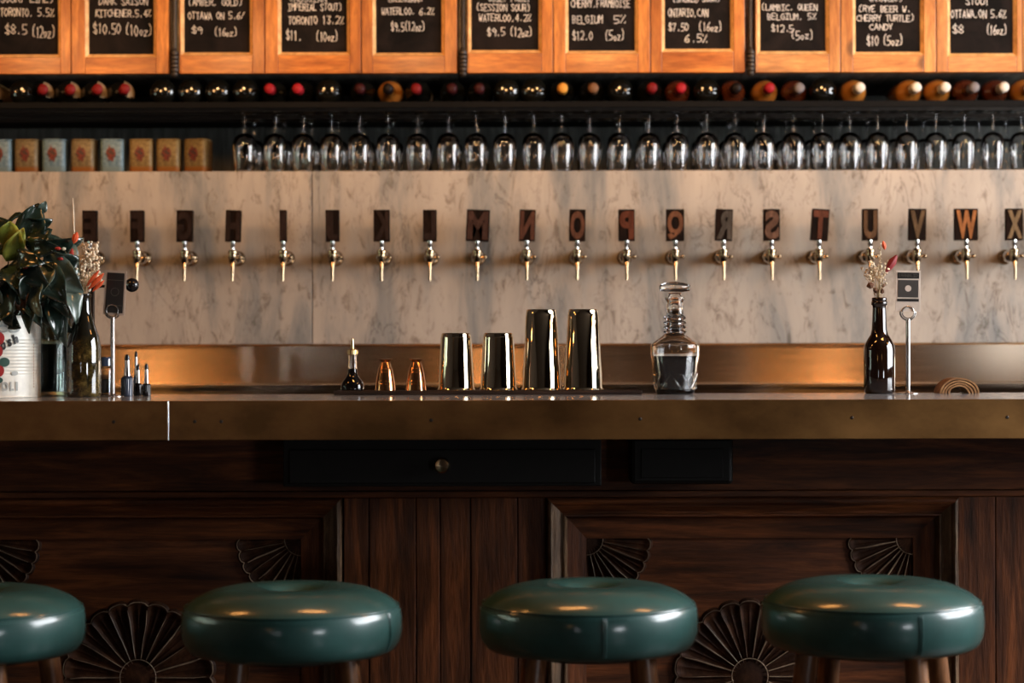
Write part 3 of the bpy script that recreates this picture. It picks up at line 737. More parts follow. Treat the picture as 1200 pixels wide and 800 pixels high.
for g_ in cuts:
    for a, b in zip(g_, g_[1:]):
        xa, xb = max(bx(a), XL)+.0007, min(bx(b), XR)-.0007
        if xb - xa < .01: continue
        yy = random.uniform(-.001, .0012)
        MB().bbox(xa, xb, yy, .05, ZLO, z583, .0016).build('plank', M['oak_v'], bar)
def carved_panel(ox_px):
    X0, X1 = bx(ox_px+640)+.001, bx(ox_px+1122)-.001
    ZT_, ZL_ = z583-.0005, PZ(1007, FD)
    mw = .041
    xi0, xi1, zi0, zi1 = X0+mw, X1-mw, ZL_+mw, ZT_-mw
    fx0, fx1 = bx(ox_px+687), bx(ox_px+1072); fz1 = PZ(632, FD); fz0 = PZ(958, FD)
    yd = .030
    fld = MB().box(fx0-.004, fx1+.004, yd, .049, fz0-.004, fz1+.004).build('field_panel', M['oak_h'], bar)
    # sloping bevel boards round the field
    def trap(o4, i4, yo, yi, nm, mat):
        v = [(o4[0][0], yo, o4[0][1]), (o4[1][0], yo, o4[1][1]), (i4[1][0], yi, i4[1][1]), (i4[0][0], yi, i4[0][1])]
        vb = [(x, .0485, z) for x, y, z in v]
        MB().add(v + vb, [(0, 1, 2, 3), (4, 7, 6, 5), (0, 4, 5, 1), (1, 5, 6, 2), (2, 6, 7, 3), (3, 7, 4, 0)]).build(nm, mat, fld)
    yo, yi = .014, .022
    trap([(xi0, zi1), (xi1, zi1)][::-1], [(fx0, fz1), (fx1, fz1)][::-1], yo, yi, 'bevel_board', M['oak_h'])
    trap([(xi0, zi0), (xi1, zi0)], [(fx0, fz0), (fx1, fz0)], yo, yi, 'bevel_board', M['oak_h'])
    trap([(xi0, zi1), (xi0, zi0)], [(fx0, fz1), (fx0, fz0)], yo, yi, 'bevel_board', M['oak_v'])
    trap([(xi1, zi0), (xi1, zi1)], [(fx1, fz0), (fx1, fz1)], yo, yi, 'bevel_board', M['oak_v'])
    # mitred moulding, profile (u inward, h proud)
    prof = [(0, -.045), (0, .012), (.003, .019), (.008, .021), (.012, .018), (.0135, .012), (.017, .011), (.027, .002), (.031, .001), (.033, .005), (.036, .005), (.038, .001), (.041, -.010), (.041, -.045)]
    def mould(c0, c1, nx, nz, mat):
        # c0 -> c1 outer corner points; n inward
        dx, dz = c1[0]-c0[0], c1[1]-c0[1]; Ln = math.hypot(dx, dz); dx /= Ln; dz /= Ln
        vs = []; K = 26
        for k in range(K+1):
            for j_, (u, h) in enumerate(prof):
                a = u + (Ln - 2*u) * k / K
                wob = 0 if k in (0, K) else random.uniform(-.0008, .0008)
                vs.append((c0[0]+dx*a+nx*(u+wob), -h + (0 if h < 0 else random.uniform(-.0005, .0005)), c0[1]+dz*a+nz*(u+wob)))
        n = len(prof); fs = []
        for k in range(K):
            for j_ in range(n-1): fs.append((k*n+j_, k*n+j_+1, (k+1)*n+j_+1, (k+1)*n+j_))
        fs.append(tuple(range(n))); fs.append(tuple(reversed(range(K*n, K*n+n))))
        o = MB().add(vs, fs); o.build('moulding', mat, fld, True, auto=25)
    mould((X0, ZT_), (X1, ZT_), 0, -1, M['oak_h']); mould((X1, ZL_), (X0, ZL_), 0, 1, M['oak_h'])
    mould((X1, ZT_), (X1, ZL_), -1, 0, M['oak_worn']); mould((X0, ZL_), (X0, ZT_), 1, 0, M['oak_worn'])
    # carvings: polar relief
    def relief(cx, cz, rad, rhub, a0, a1, petals, nm, amp=.008):
        nt = int(12 * petals); nr = 16; full = abs(a1-a0) > 6.2
        vs = []; fs = []
        for i in range(nt+1):
            t_ = a0 + (a1-a0)*i/nt
            ph = ((t_-a0)/(a1-a0)*petals) % 1.0
            edge = abs(ph-.5)*2           # 1 at ridge, 0 petal middle
            scal = rad * (1 - .045*(edge**3))
            for j_ in range(nr+1):
                rr = scal * j_/nr
                f = rr/rad
                if rr < rhub: h = amp*.55*math.sqrt(max(0, 1-(rr/rhub)**2)) + amp*.2
                elif rr < rhub*1.16: h = amp*.9
                else:
                    ridge = max(0, 1-(1-edge)*4.0)**.8
                    h = amp*(.18 + .75*ridge*(1 if f < .90 else .5) + .25*max(0, (f-.80)/.2))
                    mid = max(0, 1-abs(ph-.5)*9); 
                    if f > .3: h += amp*.25*mid
                    if j_ == nr-1: h = amp*.95
                if j_ == nr: h = -.001
                vs.append((cx+rr*math.cos(t_), yd-h, cz+rr*math.sin(t_)))
        for i in range(nt):
            for j_ in range(nr):
                fs.append((i*(nr+1)+j_, (i+1)*(nr+1)+j_, (i+1)*(nr+1)+j_+1, i*(nr+1)+j_+1))
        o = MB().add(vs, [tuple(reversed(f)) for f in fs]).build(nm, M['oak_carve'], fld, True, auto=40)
        wr_ = MB(); yr = yd - amp*.90
        for i in range(petals + 1):
            t_ = a0 + (a1-a0)*i/petals
            if full and i == petals: continue
            if not full and i in (0, petals): continue
            t_ += random.uniform(-.015, .015)
            pts = [(cx+rad*u*math.cos(t_+w_), yr, cz+rad*u*math.sin(t_+w_)) for u, w_ in ((rhub/rad*1.2, 0), (.45, random.uniform(-.01, .01)), (.7, 0), (.86, random.uniform(-.02, .02)))]
            wk = random.uniform(.45, 1.45); wr_.tube(pts, [.0007*wk, .0011*wk, .0012*wk, .0006*wk], 6)
        na = 60 if full else 16
        wr_.tube([(cx+rhub*1.12*math.cos(a0+(a1-a0)*i/na), yr-.0006, cz+rhub*1.12*math.sin(a0+(a1-a0)*i/na)) for i in range(na+1)], .0010, 6)
        pts = []
        for i in range(petals*6+1):
            ph = (i/6.0) % 1; ed = abs(ph-.5)*2
            t_ = a0+(a1-a0)*i/(petals*6); rr = rad*(1-.045*ed**3)*.955
            pts.append((cx+rr*math.cos(t_), yd-amp*.85, cz+rr*math.sin(t_)))
        wr_.tube(pts, .0010, 5)
        wr_.build('worn_ridge', M['oak_bare'], fld, True)
    sc_ = FD/2500
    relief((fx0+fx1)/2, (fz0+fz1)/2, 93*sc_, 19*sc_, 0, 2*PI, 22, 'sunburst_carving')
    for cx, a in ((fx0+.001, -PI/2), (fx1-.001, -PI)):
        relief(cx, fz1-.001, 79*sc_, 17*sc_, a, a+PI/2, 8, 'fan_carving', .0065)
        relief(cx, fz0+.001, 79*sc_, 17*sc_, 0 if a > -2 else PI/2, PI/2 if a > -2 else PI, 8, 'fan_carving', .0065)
    # rail below the panel
    MB().bbox(X0, X1, 0, .049, ZLO, ZL_-.001, .0015).build('lower_rail', M['oak_h'], bar)
carved_panel(0); carved_panel(-721)
# black drawer and box below the counter
dr = thing('counter_drawer', 'long black drawer box with small brass knob under the counter', 'drawer', (PX(518, 4.1), 4.1, PZ(544, 4.1)))
hw = (705-332)/2*4.1/2500; hh = (570-519)/2*4.1/2500
MB().bbox(-hw, hw, 0, .118, -hh, ztop-.0005-PZ(544, 4.1), .002).build('drawer_box', M['black_metal'], dr)
MB().bbox(-hw+.012, hw-.012, -.006, .0005, -hh+.006, hh-.012, .002).build('drawer_face', M['black_metal'], dr)
MB().lathe([(0, 0), (.006, 0), (.006, .008), (.0135, .014), (.0155, .020), (.0125, .026), (0, .028)], 24, Matrix.Rotation(R(90), 4, 'X')).build('knob', M['tap_metal'], dr, True, loc=(0, -.006, 0))
bxo = thing('socket_box', 'plain black metal box under the counter right of the drawer', 'box', (PX(799, 4.12), 4.12, PZ(543, 4.12)))
hw = 60*4.12/2500
MB().bbox(-hw, hw, 0, .098, -.041, ztop-.0005-PZ(543, 4.12), .008).build('box_shell', M['black_metal'], bxo)
MB().bbox(-hw+.02, hw-.02, -.003, .001, -.028, .028, .001).build('cover_plate', M['black_metal'], bxo)

# ------------------------------------------------------------------ bar stools
def make_stool():
    r = thing('bar_stool', '', 'stool')
    prof = [(0, .747), (.006, .7475), (.012, .751), (.022, .7625), (.034, .771), (.050, .7765), (.070, .7790), (.090, .7785), (.110, .7770), (.130, .7730), (.147, .7670), (.160, .7605), (.170, .7535), (.1765, .7470),
            (.1795, .7420), (.1820, .733), (.1828, .718), (.1828, .704), (.1805, .690), (.1755, .679), (.166, .6715), (.150, .6690), (0, .6690)]
    cu = MB().lathe(prof[::-1], 96).build('seat_cushion', M['leather'], r, True, auto=60)
    pts = [(.1768*math.cos(a*2*PI/72), .1768*math.sin(a*2*PI/72), .7465) for a in range(73)]
    MB().tube(pts, .0022, 8).build('piping', M['leather'], cu, True)
    # rows of stitches just below the piping and a vertical joint seam
    st = MB()
    for k in range(180):
        a = k*2*PI/180; rr = .1803
        p = Vector((rr*math.cos(a), rr*math.sin(a), .7395)); tdir = Vector((-math.sin(a), math.cos(a), 0))*.0017
        st.tube([p-tdir, p+tdir], .0006, 4)
    st.build('stitching', M['thread'], cu)
    cu.children[-1]['kind'] = 'stuff'
    sm = MB()
    for da in (-.012, .012):
        a = -PI/2 + .11 + da
        sm.tube([((rr+.0004)*math.cos(a), (rr+.0004)*math.sin(a), z) for rr, z in prof[14:20]], .0011, 6)
    sm.build('side_seam', M['leather'], cu, True)
    MB().lathe([(0, .7445), (.007, .7455), (.0078, .7475), (.005, .7495), (0, .750)], 20).build('centre_button', M['leather'], cu, True)
    MB().lathe([(0, .660), (.110, .660), (.115, .662), (.115, .6688), (0, .6688)], 48).build('seat_base', M['black_metal'], r, True)
    for k in range(4):
        a = PI/2*k
        def pt(rr, z): return (rr*math.cos(a), rr*math.sin(a), z)
        MB().tube([pt(.125, .668), pt(.145, .52), pt(.165, .36), pt(.187, .18), pt(.209, .0065)], [.0185, .0190, .0185, .0165, .0135], 16).build('leg', M['leg'], r, True)
    rg = MB(); rr = .184
    rg.tube([(rr*math.cos(a*2*PI/60), rr*math.sin(a*2*PI/60), .205) for a in range(61)], .008, 10)
    rg.build('footrest_ring', M['dark_metal'], r, True)
    return r
s0 = make_stool()
labs = ['green leather bar stool cut by the left edge of the photo', 'green leather bar stool second from left, below the left carved panel', 'green leather bar stool third from left, seam line on its front near the middle',
        'rightmost green leather bar stool, standing before the right carved panel']
for i, (px, d, dz, a) in enumerate(((-31, 3.56, -.006, 29), (341.5, 3.55, -.003, 52), (688.5, 3.56, 0, 45), (1021, 3.54, .006, 24))):
    s = s0 if i == 0 else copy_tree(s0)
    s.location = (PX(px, d), d, 0); s.scale = (1, 1, 1 + dz/.75); s.rotation_euler = (0, 0, R(a))
    tag(s, labs[i], 'stool', 'round green bar stools')
    # seam faces the viewer whatever the leg angle
    for ch in s.children:
        if ch.name.startswith('seat_cushion'):
            ch.rotation_euler = (0, 0, R(-a + (0, 60, 0, 9)[i]))

# ------------------------------------------------------------------ things on the counter
def on(px, d): return (PX(px, d), d, ZTOP)
# tray
td = 4.455
tr = thing('bar_tray', 'thin dark wooden tray under the shakers and jiggers', 'tray', (PX(572, td), td, ZTOP))
hw = 181*4.4/2500
MB().bbox(-hw, hw, -.05, .052, 0, .0075, .0015).build('tray_board', M['tray'], tr)
for y_ in (-.0495, .0480): MB().bbox(-hw, hw, y_, y_+.004, .0074, .0092, .0004).build('tray_rim', M['tray'], tr)
ZTR = ZTOP + .0076
# shaker tins (upside down)
def shaker(r_top, r_bot, h, step=None):
    r = thing('shaker_tin', '', 'shaker')
    prof = [(r_bot-.001, 0), (r_bot+.0008, .0008), (r_bot+.0012, .003), (r_bot+.0002, .005), (r_bot-.0004, .007)]
    if step:
        rs = r_bot + (r_top-r_bot)*step/h
        prof += [(rs+.0006, step-.0015), (rs-.0004, step+.0015)]
    prof += [(r_top+.0008, h*.925), (r_top, h*.933), (r_top-.001, h-.002), (r_top-.0035, h), (r_top-.006, h-.003), (r_top-.012, h-.004), (0, h-.0035)]
    MB().lathe(prof, 64).build('tin_wall', M['tin'], r, True, auto=30)
    MB().tube([((r_bot+.0008)*math.cos(a*2*PI/64), (r_bot+.0008)*math.sin(a*2*PI/64), .0022) for a in range(65)], .0013, 8).build('rolled_rim', M['tin'], r, True)
    return r
q1 = 4.455/2500
a = shaker(17.6*q1, 21.2*q1, 67.5*q1); a.location = (PX(534.5, td), td, ZTR); tag(a, 'short gilt shaker tin upside down on the tray, left of the short pair', 'shaker', 'upside down shaker tins on the tray')
b = copy_tree(a); b.location = (PX(584, td), td, ZTR); b['label'] = 'short gilt shaker tin upside down on the tray, beside the tall pair'
a = shaker(18.0*q1, 22.6*q1, 95*q1, 29*q1); a.location = (PX(634.5, td), td, ZTR); tag(a, 'tall gilt shaker tin upside down on the tray, left of the tall pair', 'shaker', 'upside down shaker tins on the tray')
b = copy_tree(a); b.location = (PX(683.5, td), td, ZTR); b['label'] = 'tall gilt shaker tin at the right end of the tray, rightmost of four'
b.rotation_euler = (0, 0, .2)
# jiggers
def jigger():
    r = thing('jigger', '', 'jigger')
    k = q1
    MB().lathe([(11.6*k, 0), (12.3*k, .6*k), (12.0*k, 3*k), (11.2*k, 11*k), (9.6*k, 20*k), (7.4*k, 28*k), (5.6*k, 32.5*k), (5.2*k, 33.5*k)], 40).build('large_cup', M['copper'], r, True)
    MB().lathe([(5.2*k, 33.4*k), (5.6*k, 34.5*k), (8.2*k, 36.4*k), (8.6*k, 37.4*k), (7.0*k, 37.6*k), (0, 37*k)], 32).build('small_cup', M['copper'], r, True)
    for z, rr in ((8, 11.6), (12, 11.15), (22, 9.2), (26, 8.1)):
        MB().tube([(rr*k*math.cos(a*2*PI/40), rr*k*math.sin(a*2*PI/40), z*k) for a in range(41)], .0006, 6).build('engraved_ring', M['copper'], r, True)
    return r
j = jigger(); j.location = (PX(451.5, td), td, ZTR); tag(j, 'left copper jigger standing on the tray beside the dasher bottle', 'jigger', 'copper jiggers on the tray')
j2 = copy_tree(j); j2.location = (PX(487.5, td), td, ZTR); j2['label'] = 'right copper jigger standing on the tray beside the short shakers'
# bitters dasher bottle on tray
k = q1
o = thing('bitters_bottle', 'small black bitters bottle with metal dasher top on the tray', 'bottle', (PX(413, td), td, ZTR))
MB().lathe([(0, 0), (12.5*k, 0), (13.8*k, 1.5*k), (14*k, 6*k), (12*k, 11*k), (8*k, 16*k), (5.8*k, 20*k), (5.2*k, 26*k), (0, 26*k)], 32).build('bottle_body', M['liquid'], o, True)
MB().lathe([(5.3*k, 26.2*k), (5.0*k, 42*k), (4.4*k, 42*k), (4.6*k, 26.2*k)], 24, cap=False).build('neck', M['glass'], o, True)
MB().lathe([(5.6*k, 42.1*k), (6.3*k, 43*k), (6.3*k, 48*k), (5*k, 49*k), (2*k, 49.5*k), (1.7*k, 57*k), (1.1*k, 61*k), (0, 61*k)], 20).build('dasher_top', M['brass'], o, True)

# decanter
dd = 4.45; k = dd/2500
o = thing('decanter', 'cut glass decanter half full of dark liquor with flat stopper', 'decanter', on(791, dd))
outer = [(0, 0), (20.5*k, 0), (22*k, 1*k), (23*k, 4*k), (26.3*k, 30*k), (28.6*k, 46*k), (29*k, 55*k), (28.8*k, 57.6*k), (26*k, 60*k), (17.5*k, 66*k), (12.5*k, 70*k), (11.4*k, 71*k)]
neck = []
for z0 in (71, 76.5, 82, 88):
    neck += [(13.4*k, (z0+.8)*k), (13.6*k, (z0+2.2)*k), (11.0*k, (z0+3.6)*k), (10.0*k, (z0+4.8)*k)]
outer += neck + [(9.6*k, 100*k), (9.9*k, 109*k), (12*k, 112*k), (11.8*k, 113*k)]
inner = [(8.4*k, 113*k), (7.6*k, 108*k), (7.4*k, 96*k), (7.4*k, 75*k), (9*k, 71*k), (15*k, 65.5*k), (24*k, 59*k), (26.4*k, 56.5*k), (26.4*k, 46*k), (24*k, 28*k), (20.4*k, 6*k), (18*k, 4*k), (0, 4*k)]
body = MB().lathe(outer + inner, 64, cap=False).build('glass_body', M['glass'], o, True, auto=40)
MB().lathe([(0, 4.3*k), (17.6*k, 4.3*k), (20.1*k, 6.3*k), (23.7*k, 28*k), (25.9*k, 43.5*k), (25.9*k, 44.6*k), (0, 44.6*k)], 48).build('liquor', M['liquid'], o, True)
# cut diamonds round the lower body
cut = MB()
for i in range(12):
    a0 = 2*PI*i/12
    for sgn in (-1, 1):
        for z0, z1 in ((6, 15), (15, 24)):
            r0, r1 = (23.3 + (z0-4)*.127)*k, (23.3 + (z1-4)*.127)*k
            aa = a0 + sgn*(.26 if z0 == 6 else 0); ab = a0 + sgn*(0 if z0 == 6 else .26)
            pts = []
            for q_ in range(5):
                u = q_/4; rr = (r0+(r1-r0)*u) + .0008; an = aa+(ab-aa)*u
                pts.append((rr*math.cos(an), rr*math.sin(an), (z0+(z1-z0)*u)*k))
            cut.tube(pts, .0013, 5)
cut.build('cut_diamonds', M['glass'], o, True)
MB().lathe([(0, 100*k), (6.6*k, 100*k), (7.2*k, 112*k), (8*k, 113.6*k), (7*k, 117*k), (9*k, 119.5*k), (17*k, 120.5*k), (18.6*k, 123.5*k), (18*k, 127.5*k), (12*k, 130*k), (4*k, 131.5*k), (0, 131.5*k)], 40).build('stopper', M['glass'], o, True, auto=60)

# brown beer bottle with dried flowers
bd_ = 4.44; k = bd_/2500
o = thing('brown_beer_bottle', 'dark brown beer bottle holding dried flowers at the right', 'bottle', on(1030.5, bd_))
prof = [(0, 0), (15*k, 0), (17*k, 1*k), (18.2*k, 5*k), (18.2*k, 20*k), (18.2*k, 50*k), (17.4*k, 57*k), (14*k, 63.5*k), (10.4*k, 69*k), (9.0*k, 75*k), (8.3*k, 88*k), (7.9*k, 100*k), (7.9*k, 103*k),
        (9.4*k, 104*k), (9.4*k, 107.5*k), (8.4*k, 108.3*k), (8.8*k, 109.5*k), (8.8*k, 111.5*k), (8*k, 112.5*k), (6.2*k, 112.5*k), (6.2*k, 96*k), (0, 96*k)]
MB().lathe(prof, 48).build('bottle_glass', M['brown_glass'], o, True, auto=60)
# small helper: dried bouquet
def bouquet(name, label, px, d, ztip, spec, seed):
    random.seed(seed)
    root = thing(name, label, 'flowers', (PX(px, d), d, ztip))
    for nm, n, spread, h0, h1, mat, size, buds in spec:
        for i in range(n):
            ang = random.uniform(0, 2*PI); sp = spread*random.uniform(.15, 1)**.7; h = random.uniform(h0, h1)
            tx, ty = sp*math.cos(ang), sp*math.sin(ang)*.7
            p0 = Vector((random.uniform(-.004, .004), random.uniform(-.003, .003), -.014))
            p1 = p0 + Vector((tx*.3, ty*.3, h*.5+.01)); p2 = Vector((tx, ty, h))
            stm = MB().tube([p0, (p0+p1)/2 + Vector((random.uniform(-.002, .002), 0, 0)), p1, (p1+p2)/2+Vector((tx*.06, 0, 0)), p2], [.0009, .0008, .0007, .0006, .0004], 5)
            so = stm.build('dried_stem', M['straw'], root)
            hd = MB()
            for b_ in range(buds):
                u = random.uniform(.62, 1); c_ = p1.lerp(p2, (u-.5)*2) + Vector((random.gauss(0, size*1.2), random.gauss(0, size), random.gauss(0, size*1.1)))
                hd.ball(c_, size*random.uniform(.45, 1.0), 1, (1, 1, random.uniform(.7, 1.4)), .22)
                if b_ % 2: hd.tube([p1.lerp(p2, max(0, (u-.58)*2)), c_], .0003, 3)
            hd.build('flower_head', M[mat], so, False)
    return root
zt = ZTOP + 112*k
bq = bouquet('dried_bouquet', 'small dried cream and red bouquet in the brown beer bottle', 1030.5, bd_, zt,
        [('c', 13, .042, .040, .088, 'cream', .0036, 9), ('s', 2, .006, .105, .118, 'cream', .0020, 9), ('b', 3, .030, .020, .035, 'brown_bud', .0055, 2)], 3)
def petal(root, p0, p1, r, mat, nm='dried_petal'):
    p0 = Vector(p0); p1 = Vector(p1)
    MB().tube([p0, p0.lerp(p1, .3), p0.lerp(p1, .65), p1], [r*.2, r*.9, r, r*.25], 8).build(nm, M[mat], root, True)
kk = k
petal(bq, (.010, -.012, .052), (.034, -.014, .088), .0085, 'bud_dark_red')
petal(bq, (.010, -.010, .100), (.006, -.012, .118), .0045, 'bud_orange')
petal(bq, (-.012, -.010, .028), (-.028, -.012, .024), .007, 'brown_bud')

# table signs
def sign(px, d, label, card, x0, x1, y0, y1, ringy, rod_px, base_r, tilt, sleeve, seedn):
    k = d/2500
    o = thing('table_sign', label, 'sign', (PX(rod_px, d), d, ZTOP), 0, 'small card signs on metal stands')
    MB().lathe([(0, 0), (base_r*k, 0), (base_r*k, .0012), ((base_r-2)*k, .0026), (4*k, .0034), (3*k, .006), (0, .006)], 40).build('base_disc', M['rod'], o, True)
    zr = PZ(ringy, d) - ZTOP
    MB().tube([(0, 0, .003), (0, 0, zr-.014)], 2.6*k, 14).build('rod', M['rod'], o, True)
    MB().tube([(9*k*math.cos(a*2*PI/36), 0, zr+9*k*math.sin(a*2*PI/36)) for a in range(37)], .0017, 8).build('clip_ring', M['rod'], o, True)
    MB().tube([(7*k*math.cos(a*2*PI/36), -.004, zr+7*k*math.sin(a*2*PI/36)) for a in range(37)], .0013, 8).build('clip_ring', M['rod'], o, True)
    xc = (x0+x1)/2; w_ = (x1-x0)*k/2; z0 = PZ(y1, d)-ZTOP; h_ = (y1-y0)*k
    cd = MB().bbox(-w_, w_, -.0012, .0008, 0, h_, .0003).build('card_sleeve', M[sleeve], o, loc=(PX(xc, d)-PX(rod_px, d), -.002, z0), rot=(0, R(tilt), 0))
    return o, cd, w_, h_, k
o, cd, w_, h_, k = sign(1063, 4.43, 'card sign on a steel stand right of the brown beer bottle', None, 1049, 1078, 318, 366, 367, 1064, 13, 1.0, 'acrylic', 1)
MB().box(-w_+.0032, w_-.0032, -.0018, -.0012, h_-.0165, h_-.004).build('heading_strip', M['card_black'], cd)
MB().box(-w_+.0032, w_-.0032, -.0018, -.0012, h_-.0640, h_-.0585).build('footer_strip', M['card_black'], cd)
MB().box(-w_+.0045, w_-.0045, -.0018, -.0012, h_-.0555, h_-.0195).build('plain_panel', M['card_dark'], cd)
MB().lathe([(0, 0), (.0065, 0), (.0065, .0012), (0, .0012)], 24, Matrix.Translation((0, -.0012, h_-.037)) @ Matrix.Rotation(R(90), 4, 'X')).build('round_emblem', M['acrylic'], cd)
hd = MB(); chalk_text(hd, 'BARNBLID', 0, h_-.0130, .040, .0060, -.0020, .0008); hd.build('heading_text', M['card_grey'], cd)
o, cd, w_, h_, k = sign(132, 4.33, 'dark card sign on a thin steel stand beside the olive wine bottle', None, 121, 146, 316, 368, 363, 132, 13, 3.5, 'sleeve_grey', 2)
MB().box(-w_+.0040, w_-.0040, -.0018, -.0012, .0045, h_-.0045).build('dark_card', M['card_black'], cd)
MB().box(-w_+.006, w_-.006, -.0022, -.0018, h_-.020, h_-.0188).build('printed_line', M['card_grey'], cd)
MB().box(-w_+.006, w_-.006, -.0022, -.0018, .019, .0202).build('printed_line', M['card_grey'], cd)
MB().tube([(.008*math.cos(a*2*PI/24), -.002, h_*.52+.008*math.sin(a*2*PI/24)) for a in range(25)], .0006, 4).build('printed_ring', M['card_grey'], cd)

# rolled leather at the right
d = 4.455; k = d/2500
o = thing('rolled_hide', 'rolled tan leather strip lying on the bar top at far right', 'leather roll', on(1121, d))
for i, (rr, hh_) in enumerate(((23, 18.2), (19.6, 15.4), (16.2, 12.6), (12.8, 10.0))):
    m = MB(); n = 26; vs = []; fs = []; th = 2.1
    for e_ in (0, 1):
        for q_ in range(n+1):
            a = PI*q_/n
            for r_o in (0, th):
                vs.append(((rr-r_o)*k*math.cos(a) + .6*k*math.sin(3*a+i), (-.028 + .066*e_), max(.0004, (hh_-r_o*.9)*k*math.sin(a)+.0004)))
    N = (n+1)*2
    for q_ in range(n):
        a_, b_ = q_*2, q_*2+2
        fs += [(a_, b_, b_+1, a_+1), (N+a_, N+a_+1, N+b_+1, N+b_), (a_, N+a_, N+b_, b_), (a_+1, b_+1, N+b_+1, N+a_+1)]
    fs += [(0, 1, N+1, N), (n*2, N+n*2, N+n*2+1, n*2+1)]
    m.add(vs, fs).build('leather_layer', M['cork'], o, True)

# ------------------------------------------------------------------ left cluster
# wine bottle with dried flowers
wd_ = 4.30; k = wd_/2500
o = thing('olive_wine_bottle', 'dark olive wine bottle holding dried flowers at the left', 'bottle', on(98, wd_))
prof = [(0, 0), (18*k, 0), (20*k, 1.5*k), (20.4*k, 6*k), (20.6*k, 40*k), (20.2*k, 58*k), (18.2*k, 70*k), (14.2*k, 82*k), (10*k, 94*k), (8.4*k, 102*k), (7.9*k, 112*k), (7.9*k, 117*k), (9*k, 118*k), (9*k, 120.5*k), (8*k, 121*k), (6*k, 121*k), (6*k, 100*k), (0, 100*k)]
MB().lathe(prof, 48).build('bottle_glass', M['olive_glass'], o, True, auto=60)
zt = ZTOP + 121*k
bq = bouquet('dried_bouquet', 'full dried cream bouquet with orange red petals in the olive wine bottle', 98, wd_, zt,
        [('c', 34, .056, .022, .105, 'cream', .0042, 11), ('b', 6, .026, .06, .10, 'brown_bud', .004, 3), ('s', 2, .010, .11, .125, 'cream', .0028, 6)], 5)
petal(bq, (-.0165, -.01, .105), (-.0185, -.012, .192), .0019, 'cream', 'tall_grass_blade')
petal(bq, (.014, -.02, .008), (.045, -.022, .040), .0055, 'bud_orange'); petal(bq, (.010, -.022, .014), (.036, -.024, .046), .004, 'bud_orange')
petal(bq, (.022, -.02, .004), (.046, -.022, .026), .004, 'bud_orange')
petal(bq, (-.014, -.03, .100), (-.006, -.032, .122), .0065, 'bud_orange'); petal(bq, (-.020, -.03, .060), (-.016, -.032, .090), .005, 'bud_red')
# juice press post with ball lever behind the bottle
pd = 4.455; k = pd/2500
o = thing('lever_press', 'black lever press with a ball knob behind the olive wine bottle', 'press', on(107, pd))
MB().bbox(-.022, .022, -.036, .036, 0, .010, .003).build('press_base', M['black'], o)
MB().bbox(-.0065, .0065, -.0065, .0065, .0095, PZ(333, pd)-ZTOP, .0015).build('post', M['dark_metal'], o)
zl = PZ(335, pd)-ZTOP
MB().tube([(-.012, 0, zl), (PX(150, pd)-PX(107, pd), -.002, zl+.003)], .0028, 10).build('lever_arm', M['black'], o, True)
MB().ball((PX(155, pd)-PX(107, pd), -.002, PZ(333, pd)-ZTOP), 8.3*k, 3).build('ball_knob', M['black'], o, True)
# dropper bottles
def dropper(px, d, label, wpx, hb, tube_h, mat, capc, name='dropper_bottle'):
    k = d/2500
    o = thing(name, label, 'bottle', on(px, d), 0, 'little dropper bottles beside the left sign')
    r_ = wpx/2*k
    MB().lathe([(0, 0), (r_*.92, 0), (r_, .001), (r_, hb*.86*k), (r_*.8, hb*.94*k), (r_*.5, hb*k), (0, hb*k)], 24).build('bottle_body', M[mat], o, True)
    MB().lathe([(r_*.56, hb*k), (r_*.42, (hb+tube_h*.5)*k), (r_*.36, (hb+tube_h)*k), (0, (hb+tube_h)*k)], 16).build('metal_collar', M['chrome'], o, True)
    MB().lathe([(r_*.40, (hb+tube_h)*k), (r_*.44, (hb+tube_h+2)*k), (r_*.30, (hb+tube_h+6)*k), (0, (hb+tube_h+7.5)*k)], 16).build('rubber_bulb', M[capc], o, True)
dropper(149, 4.36, 'tallest blue black dropper bottle, nearest the thin sign rod', 15, 24, 18, 'blue_glass', 'black')
dropper(161.5, 4.40, 'short black dropper bottle in the middle of the dropper bottles', 9.5, 15, 15, 'liquid', 'black')
dropper(171.5, 4.36, 'short black dropper bottle, rightmost of the dropper bottles', 10.5, 15, 16, 'liquid', 'black')
dropper(159.5, 4.48, 'slim pale capped bottle standing behind the dropper bottles', 8, 22, 22, 'blue_glass', 'black')
k = 4.42/2500
o = thing('spice_jar', 'small clear jar with dark lid behind the thin sign rod', 'jar', on(123, 4.46))
MB().lathe([(0, 0), (9*k, 0), (10*k, 1*k), (10*k, 30*k), (8*k, 34*k), (7.2*k, 34*k), (9*k, 29.5*k), (9*k, 2*k), (0, 2*k)], 28, cap=False).build('jar_glass', M['glass'], o, True)
MB().lathe([(0, 2.3*k), (8.6*k, 2.3*k), (8.6*k, 18*k), (0, 19*k)], 20).build('spice_fill', M['straw'], o, True)
MB().lathe([(0, 34.2*k), (8.6*k, 34.2*k), (8.6*k, 43*k), (7.6*k, 45*k), (0, 45*k)], 24).build('jar_lid', M['blue_glass'], o, True)

# dark glass vase behind the can
vd = 4.446; k = vd/2500
o = thing('glass_vase', 'tall smoky glass vase between the white can and wine bottle', 'vase', on(51, vd))
MB().lathe([(0, 0), (34*k, 0), (35*k, 2*k), (35*k, 112*k), (34.4*k, 114*k), (33.4*k, 112*k), (33.2*k, 5*k), (0, 5*k)], 48, cap=False).build('vase_glass', M['vase_glass'], o, True)
MB().lathe([(0, 5.4*k), (32.6*k, 5.4*k), (32.6*k, 60*k), (0, 60*k)], 40).build('murky_water', M['water'], o, True)

